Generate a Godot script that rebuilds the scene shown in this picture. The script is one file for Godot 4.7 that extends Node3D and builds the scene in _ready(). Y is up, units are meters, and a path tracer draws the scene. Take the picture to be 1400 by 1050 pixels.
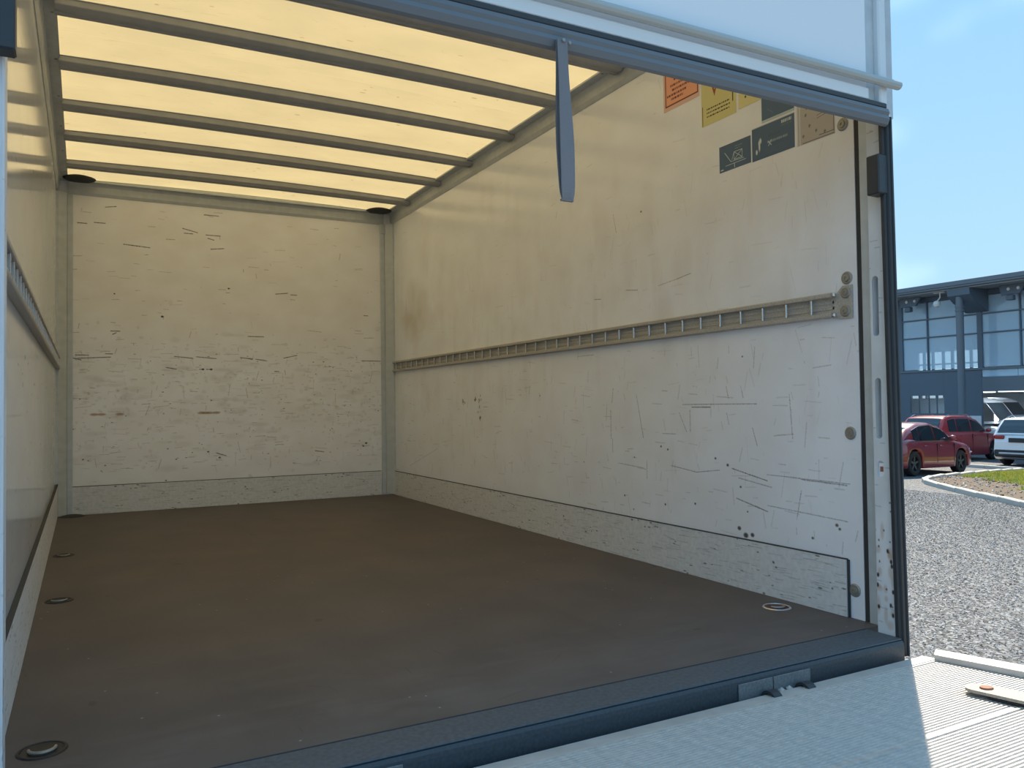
extends Node3D
# The load space of a box truck seen from behind its left rear corner: x right, y up, -z towards the cab; the load floor is y = 0.
const W := 2.1
const L := 3.924
const WH := 2.06
const TILT := 0.09
var taken := {}
var M := {}
var rng := RandomNumberGenerator.new()

# ---------------------------------------------------------------- naming
func numbered(n: String) -> String:
	if not taken.has(n):
		taken[n] = 0
		return n
	taken[n] += 1
	return "%s_%03d" % [n, taken[n]]

func tag(o, label: String, category: String, group := ""):
	o.set_meta("label", label)
	o.set_meta("category", category)
	if group != "":
		o.set_meta("group", group)
	return o

func struct(o, label := "", category := ""):
	o.set_meta("kind", "structure")
	if label != "":
		o.set_meta("label", label)
		o.set_meta("category", category)
	return o

func base(called: String, at := Vector3.ZERO, yaw := 0.0) -> Node3D:
	var o := Node3D.new()
	o.name = numbered(called)
	add_child(o, true)
	o.position = at
	o.rotation.y = yaw
	return o

func obj(called: String, mesh, mat, parent = null) -> MeshInstance3D:
	var o := MeshInstance3D.new()
	if mesh is SurfaceTool:
		mesh.generate_normals()
		mesh = mesh.commit()
	o.mesh = mesh
	o.material_override = mat
	if parent == null:
		o.name = numbered(called)
		add_child(o, true)
	else:
		o.name = called
		parent.add_child(o, true)
	return o

# ---------------------------------------------------------------- meshes
func sst(smooth := false) -> SurfaceTool:
	var st := SurfaceTool.new()
	st.begin(Mesh.PRIMITIVE_TRIANGLES)
	st.set_smooth_group(0 if smooth else -1)
	return st

func face(st: SurfaceTool, p: Array, out: Vector3, uv = null):
	var n: Vector3 = (p[1] - p[0]).cross(p[2] - p[0])
	var flip: bool = n.dot(out) > 0.0
	for i in range(1, p.size() - 1):
		var order := [0, i + 1, i] if flip else [0, i, i + 1]
		for k in order:
			if uv != null:
				st.set_uv(uv[k])
			st.add_vertex(p[k])

func box(st: SurfaceTool, lo: Vector3, hi: Vector3, c := 0.0):
	var m := (lo + hi) / 2.0
	var h := (hi - lo).abs() / 2.0
	c = minf(c, minf(h.x, minf(h.y, h.z)) * 0.95)
	for k in 3:
		var a := (k + 1) % 3
		var b := (k + 2) % 3
		for s in [-1.0, 1.0]:
			var q := []
			for t in [[-1, -1], [1, -1], [1, 1], [-1, 1]]:
				var v := Vector3()
				v[k] = s * h[k]
				v[a] = t[0] * (h[a] - c)
				v[b] = t[1] * (h[b] - c)
				q.append(m + v)
			var o := Vector3()
			o[k] = s
			face(st, q, o)
			if c > 0.0:
				for s2 in [-1.0, 1.0]:   # the edge between face k and face a
					var e := []
					for t in [[0, -1], [0, 1], [1, 1], [1, -1]]:
						var v := Vector3()
						v[k] = s * (h[k] - (c if t[0] == 1 else 0.0))
						v[a] = s2 * (h[a] - (c if t[0] == 0 else 0.0))
						v[b] = t[1] * (h[b] - c)
						e.append(m + v)
					var o2 := Vector3()
					o2[k] = s
					o2[a] = s2
					face(st, e, o2)
	if c > 0.0:
		for sx in [-1.0, 1.0]:
			for sy in [-1.0, 1.0]:
				for sz in [-1.0, 1.0]:
					var s := Vector3(sx, sy, sz)
					face(st, [m + s * Vector3(h.x, h.y - c, h.z - c), m + s * Vector3(h.x - c, h.y, h.z - c), m + s * Vector3(h.x - c, h.y - c, h.z)], s)

func bx(lo: Vector3, hi: Vector3, c := 0.003) -> SurfaceTool:
	var st := sst()
	box(st, lo, hi, c)
	return st

func lift(ax: String, p: Vector2, t: float) -> Vector3:
	if ax == "x":
		return Vector3(t, p.y, p.x)
	if ax == "y":
		return Vector3(p.x, t, p.y)
	return Vector3(p.x, p.y, t)

func extr(st: SurfaceTool, prof: Array, ax: String, a: float, b: float):
	# a profile drawn in (z, y), (x, z) or (x, y), pulled along ax from a to b
	var pv := PackedVector2Array(prof)
	var area := 0.0
	for i in pv.size():
		area += pv[i].cross(pv[(i + 1) % pv.size()])
	for i in pv.size():
		var p := pv[i]
		var q := pv[(i + 1) % pv.size()]
		var n := Vector2(q.y - p.y, p.x - q.x) * signf(area)
		face(st, [lift(ax, p, a), lift(ax, q, a), lift(ax, q, b), lift(ax, p, b)], lift(ax, n, 0.0))
	var tri := Geometry2D.triangulate_polygon(pv)
	for i in range(0, tri.size(), 3):
		for e in [[a, signf(a - b)], [b, signf(b - a)]]:
			face(st, [lift(ax, pv[tri[i]], e[0]), lift(ax, pv[tri[i + 1]], e[0]), lift(ax, pv[tri[i + 2]], e[0])], lift(ax, Vector2.ZERO, e[1]))

func lathe(st: SurfaceTool, prof: Array, at: Vector3, axis: Vector3, seg := 16):
	# profile of (radius, height along the axis)
	var up := axis.normalized()
	var e1 := up.cross(Vector3(0, 0, 1) if absf(up.z) < 0.8 else Vector3(1, 0, 0)).normalized()
	var e2 := up.cross(e1)
	for j in prof.size() - 1:
		for i in seg:
			var q := []
			for c in [[i, j], [i + 1, j], [i + 1, j + 1], [i, j + 1]]:
				var t: float = TAU * c[0] / seg
				var r: Vector2 = prof[c[1]]
				q.append(at + (e1 * cos(t) + e2 * sin(t)) * r.x + up * r.y)
			var d: Vector2 = prof[j + 1] - prof[j]
			var tm: float = TAU * (i + 0.5) / seg
			var out: Vector3 = (e1 * cos(tm) + e2 * sin(tm)) * d.y - up * d.x
			if q[0].is_equal_approx(q[1]):
				face(st, [q[0], q[2], q[3]], out)
			elif q[2].is_equal_approx(q[3]):
				face(st, [q[0], q[1], q[2]], out)
			else:
				face(st, q, out)

func cyl(at: Vector3, axis: Vector3, r: float, h: float, seg := 16, c := 0.0) -> SurfaceTool:
	var st := sst()
	lathe(st, [Vector2(0, 0), Vector2(r - c, 0), Vector2(r, c), Vector2(r, h - c), Vector2(r - c, h), Vector2(0, h)], at, axis, seg)
	return st

func tube(st: SurfaceTool, pts: Array, r: float, seg := 8):
	var rings := []
	for i in pts.size():
		var d: Vector3 = (pts[mini(i + 1, pts.size() - 1)] - pts[maxi(i - 1, 0)]).normalized()
		var e1 := d.cross(Vector3(0.13, 0.97, 0.2)).normalized()
		var e2 := d.cross(e1)
		var ring := []
		for k in seg:
			ring.append(pts[i] + (e1 * cos(TAU * k / seg) + e2 * sin(TAU * k / seg)) * r)
		rings.append(ring)
	for i in pts.size() - 1:
		for k in seg:
			var k2 := (k + 1) % seg
			face(st, [rings[i][k], rings[i][k2], rings[i + 1][k2], rings[i + 1][k]], rings[i][k] + rings[i][k2] - pts[i] * 2.0)
	face(st, rings[0], pts[0] - pts[1])
	face(st, rings[-1], pts[-1] - pts[-2])

func loft(st: SurfaceTool, rings: Array, centre: Array, closed := true):
	# rings of equal length; outward is away from each ring's centre
	for i in rings.size() - 1:
		var n: int = rings[i].size()
		for k in (n if closed else n - 1):
			var k2 := (k + 1) % n
			var mid: Vector3 = (rings[i][k] + rings[i][k2] + rings[i + 1][k] + rings[i + 1][k2]) / 4.0
			var out: Vector3 = mid - (centre[i] + centre[i + 1]) / 2.0
			face(st, [rings[i][k], rings[i][k2], rings[i + 1][k2]], out)
			face(st, [rings[i][k], rings[i + 1][k2], rings[i + 1][k]], out)

# ---------------------------------------------------------------- materials
func srgb(r: float, g: float, b: float) -> Color:
	return Color(r, g, b).linear_to_srgb()

func noise(freq: float, lo: Color, hi: Color, kind := FastNoiseLite.TYPE_SIMPLEX_SMOOTH, oct := 4, sd := 1, size := 512) -> NoiseTexture2D:
	var f := FastNoiseLite.new()
	f.noise_type = kind
	f.frequency = freq
	f.fractal_octaves = oct
	f.seed = sd
	if kind == FastNoiseLite.TYPE_CELLULAR:
		f.cellular_return_type = FastNoiseLite.RETURN_CELL_VALUE
		f.fractal_type = FastNoiseLite.FRACTAL_NONE
	var t := NoiseTexture2D.new()
	t.width = size
	t.height = size
	t.seamless = true
	t.noise = f
	var g := Gradient.new()
	g.set_color(0, lo)
	g.set_color(1, hi)
	t.color_ramp = g
	return t

func mat(key: String, color: Color, rough := 0.6, metal := 0.0) -> StandardMaterial3D:
	var m := StandardMaterial3D.new()
	m.resource_name = key
	m.albedo_color = color
	m.roughness = rough
	m.metallic = metal
	M[key] = m
	return m

func skin(m: StandardMaterial3D, t: Texture2D, scale: float, world := false):
	m.albedo_texture = t
	m.uv1_triplanar = true
	m.uv1_world_triplanar = world
	m.uv1_scale = Vector3.ONE * scale

func relief(m: StandardMaterial3D, t: Texture2D, cm: float):
	m.heightmap_enabled = true
	m.heightmap_texture = t
	m.heightmap_scale = cm

# ---------------------------------------------------------------- painting of surfaces
func mottled(w: int, h: int, c: Color, fx: float, fy: float, amount: float, sd: int, tint := Color(1, 1, 1)) -> Image:
	# a colour with soft patches: fx, fy are patches per picture; tint is the hue the patches lean to
	var f := FastNoiseLite.new()
	f.seed = sd
	f.frequency = 1.0
	f.fractal_octaves = 4
	var q := 4
	var n := Image.create(w / q, h / q, false, Image.FORMAT_RGB8)
	for y in h / q:
		for x in w / q:
			var v := f.get_noise_2d(float(x) / (w / q) * fx, float(y) / (h / q) * fy) * amount
			n.set_pixel(x, y, Color(c.r * (1 + v * (2.0 - tint.r)), c.g * (1 + v * (2.0 - tint.g)), c.b * (1 + v * (2.0 - tint.b))))
	n.resize(w, h, Image.INTERPOLATE_CUBIC)
	return n

func dab(im: Image, x: float, y: float, rx: float, ry: float, c: Color, a: float):
	for py in range(maxi(0, int(y - ry - 1)), mini(im.get_height(), int(y + ry + 2))):
		for px in range(maxi(0, int(x - rx - 1)), mini(im.get_width(), int(x + rx + 2))):
			var d := Vector2((px + 0.5 - x) / rx, (py + 0.5 - y) / ry).length()
			if d < 1.0:
				im.set_pixel(px, py, im.get_pixel(px, py).lerp(c, a * minf(1.0, (1.0 - d) * 2.0)))

func line(im: Image, x0: float, y0: float, x1: float, y1: float, w: float, c: Color, a: float, rough := 0.5):
	var n := int(maxf(1.0, Vector2(x1 - x0, y1 - y0).length() / maxf(0.7, w * 0.6)))
	for i in n + 1:
		var t := float(i) / n
		dab(im, lerpf(x0, x1, t), lerpf(y0, y1, t), maxf(0.8, w * rng.randf_range(0.7, 1.2)), maxf(0.8, w * rng.randf_range(0.7, 1.2)), c, a * rng.randf_range(1.0 - rough, 1.0))

func rect(im: Image, x0: float, y0: float, x1: float, y1: float, c: Color):
	im.fill_rect(Rect2i(int(x0), int(y0), int(x1 - x0), int(y1 - y0)), c)

func tex(im: Image) -> ImageTexture:
	return ImageTexture.create_from_image(im)

func _ready():
	rng.seed = 11
	# ------------------------------------------------ camera, sky, sun, exposure
	var cam := Camera3D.new()
	cam.name = "camera"
	add_child(cam)
	cam.position = Vector3(0.1411, 0.628, 1.5489)
	cam.rotation_order = EULER_ORDER_YXZ
	cam.rotation = Vector3(0.0257, -0.4917, -0.0128)
	cam.fov = rad_to_deg(2.0 * atan(525.0 / 1095.14))
	cam.near = 0.02
	cam.far = 400.0
	cam.current = true
	var env := Environment.new()
	env.background_mode = Environment.BG_SKY
	env.tonemap_mode = Environment.TONE_MAPPER_LINEAR
	env.tonemap_exposure = 1.31
	env.sdfgi_enabled = true
	env.ssao_enabled = true
	env.ssil_enabled = true
	var sm := ProceduralSkyMaterial.new()
	sm.sky_top_color = srgb(0.203, 0.462, 0.773)
	sm.sky_horizon_color = srgb(0.444, 0.668, 0.816)
	sm.sky_curve = 0.3
	sm.ground_bottom_color = srgb(0.2, 0.2, 0.21)
	sm.ground_horizon_color = srgb(0.3, 0.32, 0.34)
	sm.sun_angle_max = 40.0
	sm.sun_curve = 0.08
	sm.sky_cover = tex(cirrus())
	sm.sky_cover_modulate = Color(1, 1, 1, 0.35)
	var sky := Sky.new()
	sky.sky_material = sm
	env.sky = sky
	env.ambient_light_source = Environment.AMBIENT_SOURCE_SKY
	var we := WorldEnvironment.new()
	we.name = "surroundings"
	we.environment = env
	add_child(we)
	var sun := DirectionalLight3D.new()
	sun.name = "sun"
	sun.light_color = Color(1.0, 0.94, 0.84)
	sun.light_energy = 2.1
	sun.light_angular_distance = 0.5
	sun.shadow_enabled = true
	add_child(sun)
	var az := deg_to_rad(-51.4)
	var el := deg_to_rad(48.0)
	sun.look_at_from_position(Vector3.ZERO, Vector3(sin(az) * cos(el), -sin(el), cos(az) * cos(el)), Vector3.UP)
	materials()
	# ------------------------------------------------ the truck's load space
	cargo_box()
	rear_frame()
	tail_lift()
	fittings()
	# ------------------------------------------------ the yard
	yard()
	building()
	parked_cars()

func cirrus() -> Image:
	var f := FastNoiseLite.new()
	f.seed = 5
	f.fractal_octaves = 5
	f.frequency = 1.0
	var im := Image.create(512, 256, false, Image.FORMAT_RGBA8)
	for y in 256:
		for x in 512:
			var a := TAU * x / 512.0
			var e := PI * (0.5 - (y + 0.5) / 256.0)
			var d := Vector3(cos(a) * cos(e), sin(e), sin(a) * cos(e))
			d = d.rotated(Vector3(0.3, 0.9, 0.2).normalized(), 0.7)
			var v := f.get_noise_3d(d.x * 3.0, d.y * 16.0, d.z * 5.0) + 0.5 * f.get_noise_3d(d.x * 1.5 + 9.0, d.y * 2.0, d.z * 1.5)
			im.set_pixel(x, y, Color(0.9, 0.95, 1.0, clampf(v * 1.6 - 0.22, 0.0, 0.55)))
	return im

# ================================================================ materials
func materials():
	var wear := noise(0.02, Color(0.92, 0.92, 0.92), Color(1, 1, 1), FastNoiseLite.TYPE_SIMPLEX_SMOOTH, 5, 3)
	var fine := noise(0.12, Color(0.78, 0.78, 0.78), Color(1, 1, 1), FastNoiseLite.TYPE_SIMPLEX_SMOOTH, 4, 8)
	var peel := noise(0.03, Color(0, 0, 0), Color(1, 1, 1), FastNoiseLite.TYPE_SIMPLEX_SMOOTH, 3, 4)
	M.fine = fine
	M.peel = peel
	var m := mat("alu", srgb(0.56, 0.60, 0.63), 0.45, 0.1)          # dulled aluminium sections
	skin(m, wear, 1.7)
	m = mat("alu_post", srgb(0.60, 0.66, 0.70), 0.5, 0.1)
	skin(m, wear, 1.3)
	m = mat("bow", srgb(0.40, 0.41, 0.42), 0.55, 0.0)
	skin(m, wear, 1.1)
	m = mat("rail", srgb(0.60, 0.58, 0.54), 0.5, 0.15)
	skin(m, fine, 2.3)
	m = mat("zinc", srgb(0.62, 0.64, 0.66), 0.25, 0.8)
	m = mat("bolt", srgb(0.34, 0.33, 0.30), 0.45, 0.5)
	m = mat("rubber", srgb(0.035, 0.042, 0.050), 0.45)
	skin(m, wear, 2.0)
	m = mat("door_seal", srgb(0.15, 0.17, 0.19), 0.4)
	m = mat("gap", srgb(0.045, 0.047, 0.05), 0.8)
	m = mat("sill", srgb(0.055, 0.070, 0.085), 0.5)
	skin(m, fine, 1.6)
	m = mat("sill_top", srgb(0.10, 0.125, 0.15), 0.6)
	skin(m, fine, 1.1)
	m = mat("white_paint", srgb(0.80, 0.83, 0.86), 0.35)
	m.albedo_texture = tex(chipped_paint())
	m.uv1_triplanar = true
	m.uv1_world_triplanar = true
	m.uv1_scale = Vector3.ONE * 0.5
	m = mat("header", srgb(0.82, 0.86, 0.90), 0.18)
	m = mat("header_strip", srgb(0.72, 0.77, 0.80), 0.35)
	m = mat("drip", srgb(0.42, 0.46, 0.46), 0.4)
	m = mat("strap", srgb(0.26, 0.26, 0.28), 0.75)
	skin(m, fine, 9.0)
	m = mat("black", srgb(0.012, 0.013, 0.015), 0.5)
	m = mat("deck", srgb(0.70, 0.635, 0.58), 0.5, 0.15)
	skin(m, noise(0.03, Color(0.80, 0.82, 0.83), Color(1, 1, 1), FastNoiseLite.TYPE_SIMPLEX_SMOOTH, 5, 13), 2.6)
	m = mat("deck_edge", srgb(0.62, 0.62, 0.60), 0.5, 0.2)
	skin(m, wear, 1.4)
	m = mat("tan_metal", srgb(0.48, 0.44, 0.38), 0.6)
	skin(m, fine, 3.0)
	m = mat("plate", srgb(0.22, 0.24, 0.25), 0.5, 0.1)
	skin(m, fine, 2.0)
	m = mat("rust", srgb(0.30, 0.12, 0.08), 0.7)
	m = mat("ring_red", srgb(0.10, 0.035, 0.03), 0.5)
	m = mat("outer", srgb(0.6, 0.62, 0.64), 0.3)
	# roof sheet: cream fibreglass that lets the daylight through
	m = mat("roof", srgb(0.85, 0.80, 0.66), 0.45)
	m.albedo_texture = tex(roof_sheet())
	m.backlight_enabled = true
	m.backlight = Color(0.915, 0.83, 0.66)
	# walls
	m = mat("wall_side", Color.WHITE, 0.16)
	m.albedo_texture = tex(right_wall_image())
	m.texture_repeat = false
	m = mat("wall_left", Color.WHITE, 0.10)
	m.albedo_texture = tex(left_wall_image())
	m.texture_repeat = false
	m = mat("wall_front", Color.WHITE, 0.22)
	m.albedo_texture = tex(back_wall_image())
	m.texture_repeat = false
	m = mat("kick", Color.WHITE, 0.5)
	m.albedo_texture = tex(kick_image())
	m = mat("floor", Color.WHITE, 0.62)
	m.albedo_texture = tex(floor_image())
	m.texture_repeat = false
	relief(m, fine, 0.02)
	# yard
	m = mat("gravel", Color.WHITE, 0.85)
	skin(m, noise(0.16, srgb(0.012, 0.014, 0.018), srgb(0.29, 0.30, 0.315), FastNoiseLite.TYPE_CELLULAR, 1, 21, 1024), 0.30, true)
	relief(m, m.albedo_texture, 0.5)
	m = mat("chip", srgb(0.85, 0.86, 0.88), 0.8)
	m.vertex_color_use_as_albedo = true
	m = mat("concrete", srgb(0.60, 0.57, 0.52), 0.8)
	skin(m, fine, 0.9)
	m = mat("soil", srgb(0.16, 0.115, 0.08), 0.95)
	skin(m, fine, 1.2)
	m = mat("grass", srgb(0.42, 0.44, 0.10), 0.7)
	m.vertex_color_use_as_albedo = true
	m.backlight_enabled = true
	m.backlight = Color(0.35, 0.5, 0.12)
	m = mat("facade", srgb(0.105, 0.14, 0.18), 0.5)
	m = mat("fascia", srgb(0.14, 0.17, 0.20), 0.45)
	m = mat("soffit", srgb(0.30, 0.33, 0.34), 0.6)
	m = mat("inside", srgb(0.62, 0.68, 0.74), 0.8)
	m = mat("lamp_white", srgb(0.7, 0.72, 0.7), 0.5)
	m = mat("lamp_glow", srgb(0.8, 0.82, 0.82), 0.5)
	m.emission_enabled = true
	m.emission = Color(0.95, 1.0, 1.0)
	m.emission_energy_multiplier = 1.2
	m = mat("pane", Color(0.80, 0.92, 1.0, 0.40), 0.04)
	m.transparency = BaseMaterial3D.TRANSPARENCY_ALPHA
	m = mat("clear_pane", Color(0.6, 0.68, 0.72, 0.15), 0.03)
	m.transparency = BaseMaterial3D.TRANSPARENCY_ALPHA
	# cars
	m = mat("red_paint", srgb(0.22, 0.014, 0.024), 0.35, 0.0)
	m.clearcoat_enabled = true
	m.clearcoat = 1.0
	m.clearcoat_roughness = 0.04
	m = mat("bright_red_paint", srgb(0.36, 0.02, 0.028), 0.35, 0.0)
	m.clearcoat_enabled = true
	m.clearcoat = 1.0
	m.clearcoat_roughness = 0.04
	m = mat("car_white", srgb(0.72, 0.74, 0.77), 0.25)
	m.clearcoat_enabled = true
	m.clearcoat = 1.0
	m.clearcoat_roughness = 0.05
	m = mat("car_glass", srgb(0.02, 0.03, 0.04), 0.04)
	m.metallic_specular = 0.9
	m = mat("tyre", srgb(0.012, 0.012, 0.013), 0.75)
	m = mat("rim", srgb(0.06, 0.065, 0.07), 0.4, 0.2)
	m = mat("cladding", srgb(0.022, 0.023, 0.025), 0.6)
	m = mat("chrome", srgb(0.75, 0.77, 0.8), 0.15, 1.0)
	m = mat("tail_red", srgb(0.28, 0.01, 0.012), 0.15)
	m = mat("head_clear", srgb(0.5, 0.52, 0.54), 0.1, 0.3)

func roof_sheet() -> Image:
	var im := mottled(1024, 1024, Color(0.955, 0.955, 0.955), 5, 9, 0.035, 7)
	for i in 420:      # glass strands and old dust in the sheet
		var x := rng.randf() * 1024
		var y := rng.randf() * 1024
		var l := rng.randf_range(4, 26)
		line(im, x, y, x + l, y + rng.randf_range(-6, 6), 1.2, Color(0.80, 0.76, 0.68), 0.16)
	for i in 60:
		dab(im, rng.randf() * 1024, rng.randf() * 1024, rng.randf_range(2, 9), rng.randf_range(1, 4), Color(0.6, 0.52, 0.4), 0.35)
	return im

func chipped_paint() -> Image:
	# two metres to the picture; the posts use the strip near its right edge
	var im := mottled(1024, 1024, Color(0.93, 0.94, 0.95), 20, 12, 0.05, 17)
	for i in 16:
		dab(im, rng.randf_range(954, 986), 1024 - rng.randf_range(2, 150), rng.randf_range(3, 7), rng.randf_range(4, 16), Color(0.72, 0.58, 0.47), 0.3)
	for i in 12:       # rust chips near the foot of the posts
		dab(im, rng.randf_range(955, 985), 1024 - rng.randf_range(2, 190), rng.randf_range(0.9, 1.8), rng.randf_range(1.0, 2.6), Color(0.2, 0.15, 0.14), 0.7)
	for q in [[966, 911], [961, 925], [960, 931], [982, 946], [959, 966], [963, 985], [960, 998], [983, 960], [982, 990]]:
		dab(im, q[0], q[1], 2.2, 3.8, Color(0.12, 0.09, 0.09), 0.9)
	for i in 40:
		var y := rng.randf() * 1024
		var x := rng.randf_range(950, 984)
		line(im, x, y, x + rng.randf_range(3, 12), y + rng.randf_range(-1.5, 1.5), 0.9, Color(0.5, 0.55, 0.6), 0.35)
	return im

func scuffs(im: Image, n: int, y0: float, y1: float, vertical: float, sx: float, sy: float, dark: Color, strength: float):
	# light random scratches; sx, sy are pixels per metre
	for i in n:
		var x := rng.randf() * im.get_width()
		var y := rng.randf_range(y0, y1)
		var l := rng.randf_range(0.01, 0.10) * rng.randf_range(0.25, 1.0)
		var a := PI / 2 + rng.randf_range(-0.35, 0.35) if rng.randf() < vertical else rng.randf_range(-0.12, 0.12)
		line(im, x, y, x + cos(a) * l * sx, y + sin(a) * l * sy, rng.randf_range(0.7, 1.2), dark, strength * rng.randf_range(0.2, 1.0))

func right_wall_image() -> Image:
	var w := 2048
	var h := 1024
	var sx := w / L
	var sy := h / WH
	var im := mottled(w, h, Color(0.945, 0.96, 0.99), 10, 8, 0.025, 31, Color(1.2, 1.0, 0.7))
	for i in 220:      # soft vertical grime, strongest at mid height
		var x := rng.randf() * w
		var y := (WH - rng.randfn(1.05, 0.35)) * sy
		dab(im, x, y, rng.randf_range(8, 40), rng.randf_range(30, 90), Color(0.72, 0.67, 0.6), 0.03)
	for i in 40:       # the brownish rubbed patch towards the front corner
		dab(im, (L - 3.45 + rng.randfn(0, 0.16)) * sx, (WH - rng.randfn(1.22, 0.08)) * sy, rng.randf_range(25, 70), rng.randf_range(20, 60), Color(0.66, 0.57, 0.42), 0.045)
	scuffs(im, 620, (WH - 0.86) * sy, (WH - 0.16) * sy, 0.5, sx, sy, Color(0.52, 0.5, 0.5), 0.27)
	scuffs(im, 300, (WH - 1.5) * sy, (WH - 0.95) * sy, 0.65, sx, sy, Color(0.66, 0.63, 0.58), 0.18)
	scuffs(im, 80, 0, (WH - 1.5) * sy, 0.3, sx, sy, Color(0.62, 0.58, 0.52), 0.2)
	var dark := Color(0.15, 0.14, 0.14)
	for s in [[-0.77, 0.62, -0.4, 0.62, 0.5], [-0.72, 0.61, -0.62, 0.61, 1.0], [-0.52, 0.40, -0.36, 0.37, 0.9], [-0.49, 0.37, -0.34, 0.35, 0.5], [-0.5, 0.3, -0.36, 0.27, 0.9], [-0.84, 0.39, -0.70, 0.375, 0.5], [-0.70, 0.375, -0.58, 0.39, 0.5], [-1.18, 0.38, -1.01, 0.37, 0.4], [-1.48, 0.84, -1.35, 0.84, 0.4], [-1.11, 1.09, -1.03, 1.08, 0.6], [-0.79, 1.09, -0.71, 1.1, 0.5], [-0.9, 1.08, -0.79, 1.09, 0.3], [-1.34, 1.08, -1.29, 1.075, 0.6], [-0.36, 0.39, -0.04, 0.385, 0.45], [-0.22, 0.385, -0.05, 0.38, 0.7], [-0.89, 0.51, -0.81, 0.51, 0.4], [-0.36, 0.29, -0.05, 0.275, 0.4], [-3.6, 0.22, -3.1, 0.36, 0.25]]:
		line(im, (s[0] + L) * sx, (WH - s[1]) * sy, (s[2] + L) * sx, (WH - s[3]) * sy, 0.9, dark, s[4] * 0.8, 0.8)
	for s in [[-1.23, 0.6, -1.23, 0.48], [-1.22, 0.48, -1.22, 0.42], [-1.21, 0.69, -1.22, 0.63], [-1.92, 0.72, -1.93, 0.68], [-1.96, 0.72, -1.96, 0.69], [-0.79, 0.59, -0.75, 0.52], [-0.73, 0.6, -0.73, 0.52], [-0.47, 0.68, -0.46, 0.64], [-0.54, 0.68, -0.53, 0.64], [-0.54, 0.59, -0.53, 0.55], [-0.42, 0.54, -0.4, 0.48], [-1.05, 0.66, -1.01, 0.49], [-0.99, 0.4, -0.99, 0.33], [-0.22, 0.35, -0.24, 0.26], [-0.26, 0.65, -0.25, 0.51], [-3.64, 1.38, -3.63, 1.28], [-1.19, 1.42, -1.17, 1.34], [-1.64, 1.53, -1.65, 1.5]]:
		line(im, (s[0] + L) * sx, (WH - s[1]) * sy, (s[2] + L) * sx, (WH - s[3]) * sy, 0.85, dark, 0.42, 0.9)
	for s in [[-2.5, 0.64, 9, 26], [-2.55, 0.66, 7, 10], [-2.71, 0.64, 8, 8], [-2.49, 0.56, 7, 8]]:   # the dark rubbed loop
		for k in 9:
			dab(im, (s[0] + L) * sx + rng.randfn(0, s[2] * 0.5), (WH - s[1]) * sy + rng.randfn(0, s[3] * 0.5), 3, 4, Color(0.36, 0.30, 0.22), 0.5)
	for s in [[-0.88, 0.24, 3], [-0.6, 0.43, 3], [-0.54, 0.41, 4], [-0.9, 0.46, 3], [-0.86, 0.45, 3], [-1.14, 0.25, 3], [-1.44, 0.37, 2], [-1.82, 0.67, 2], [-0.71, 0.26, 3], [-0.49, 0.2, 6], [-0.46, 0.18, 8], [-0.43, 0.185, 6], [-1.07, 0.41, 2], [-1.08, 0.2, 2], [-0.48, 0.34, 3], [-0.45, 0.26, 2], [-0.09, 0.26, 4], [-0.08, 0.25, 3], [-0.18, 0.21, 3], [-0.46, 0.78, 2], [-1.0, 1.39, 3]]:
		dab(im, (s[0] + L) * sx, (WH - s[1]) * sy, s[2] * 0.8 + 0.6, s[2] * 0.6 + 0.6, Color(0.25, 0.23, 0.22), 0.8)
	return im

func left_wall_image() -> Image:
	var w := 1024
	var h := 512
	var im := mottled(w, h, Color(0.94, 0.95, 0.97), 10, 8, 0.03, 37, Color(1.2, 1.0, 0.7))
	scuffs(im, 220, h * 0.3, h * 0.95, 0.4, w / L, h / WH, Color(0.4, 0.36, 0.3), 0.35)
	for i in 24:
		dab(im, rng.randf() * w, rng.randf_range(0.1, 0.8) * h, rng.randf_range(1, 4), rng.randf_range(1, 3), Color(0.3, 0.26, 0.2), 0.6)
	return im

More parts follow.
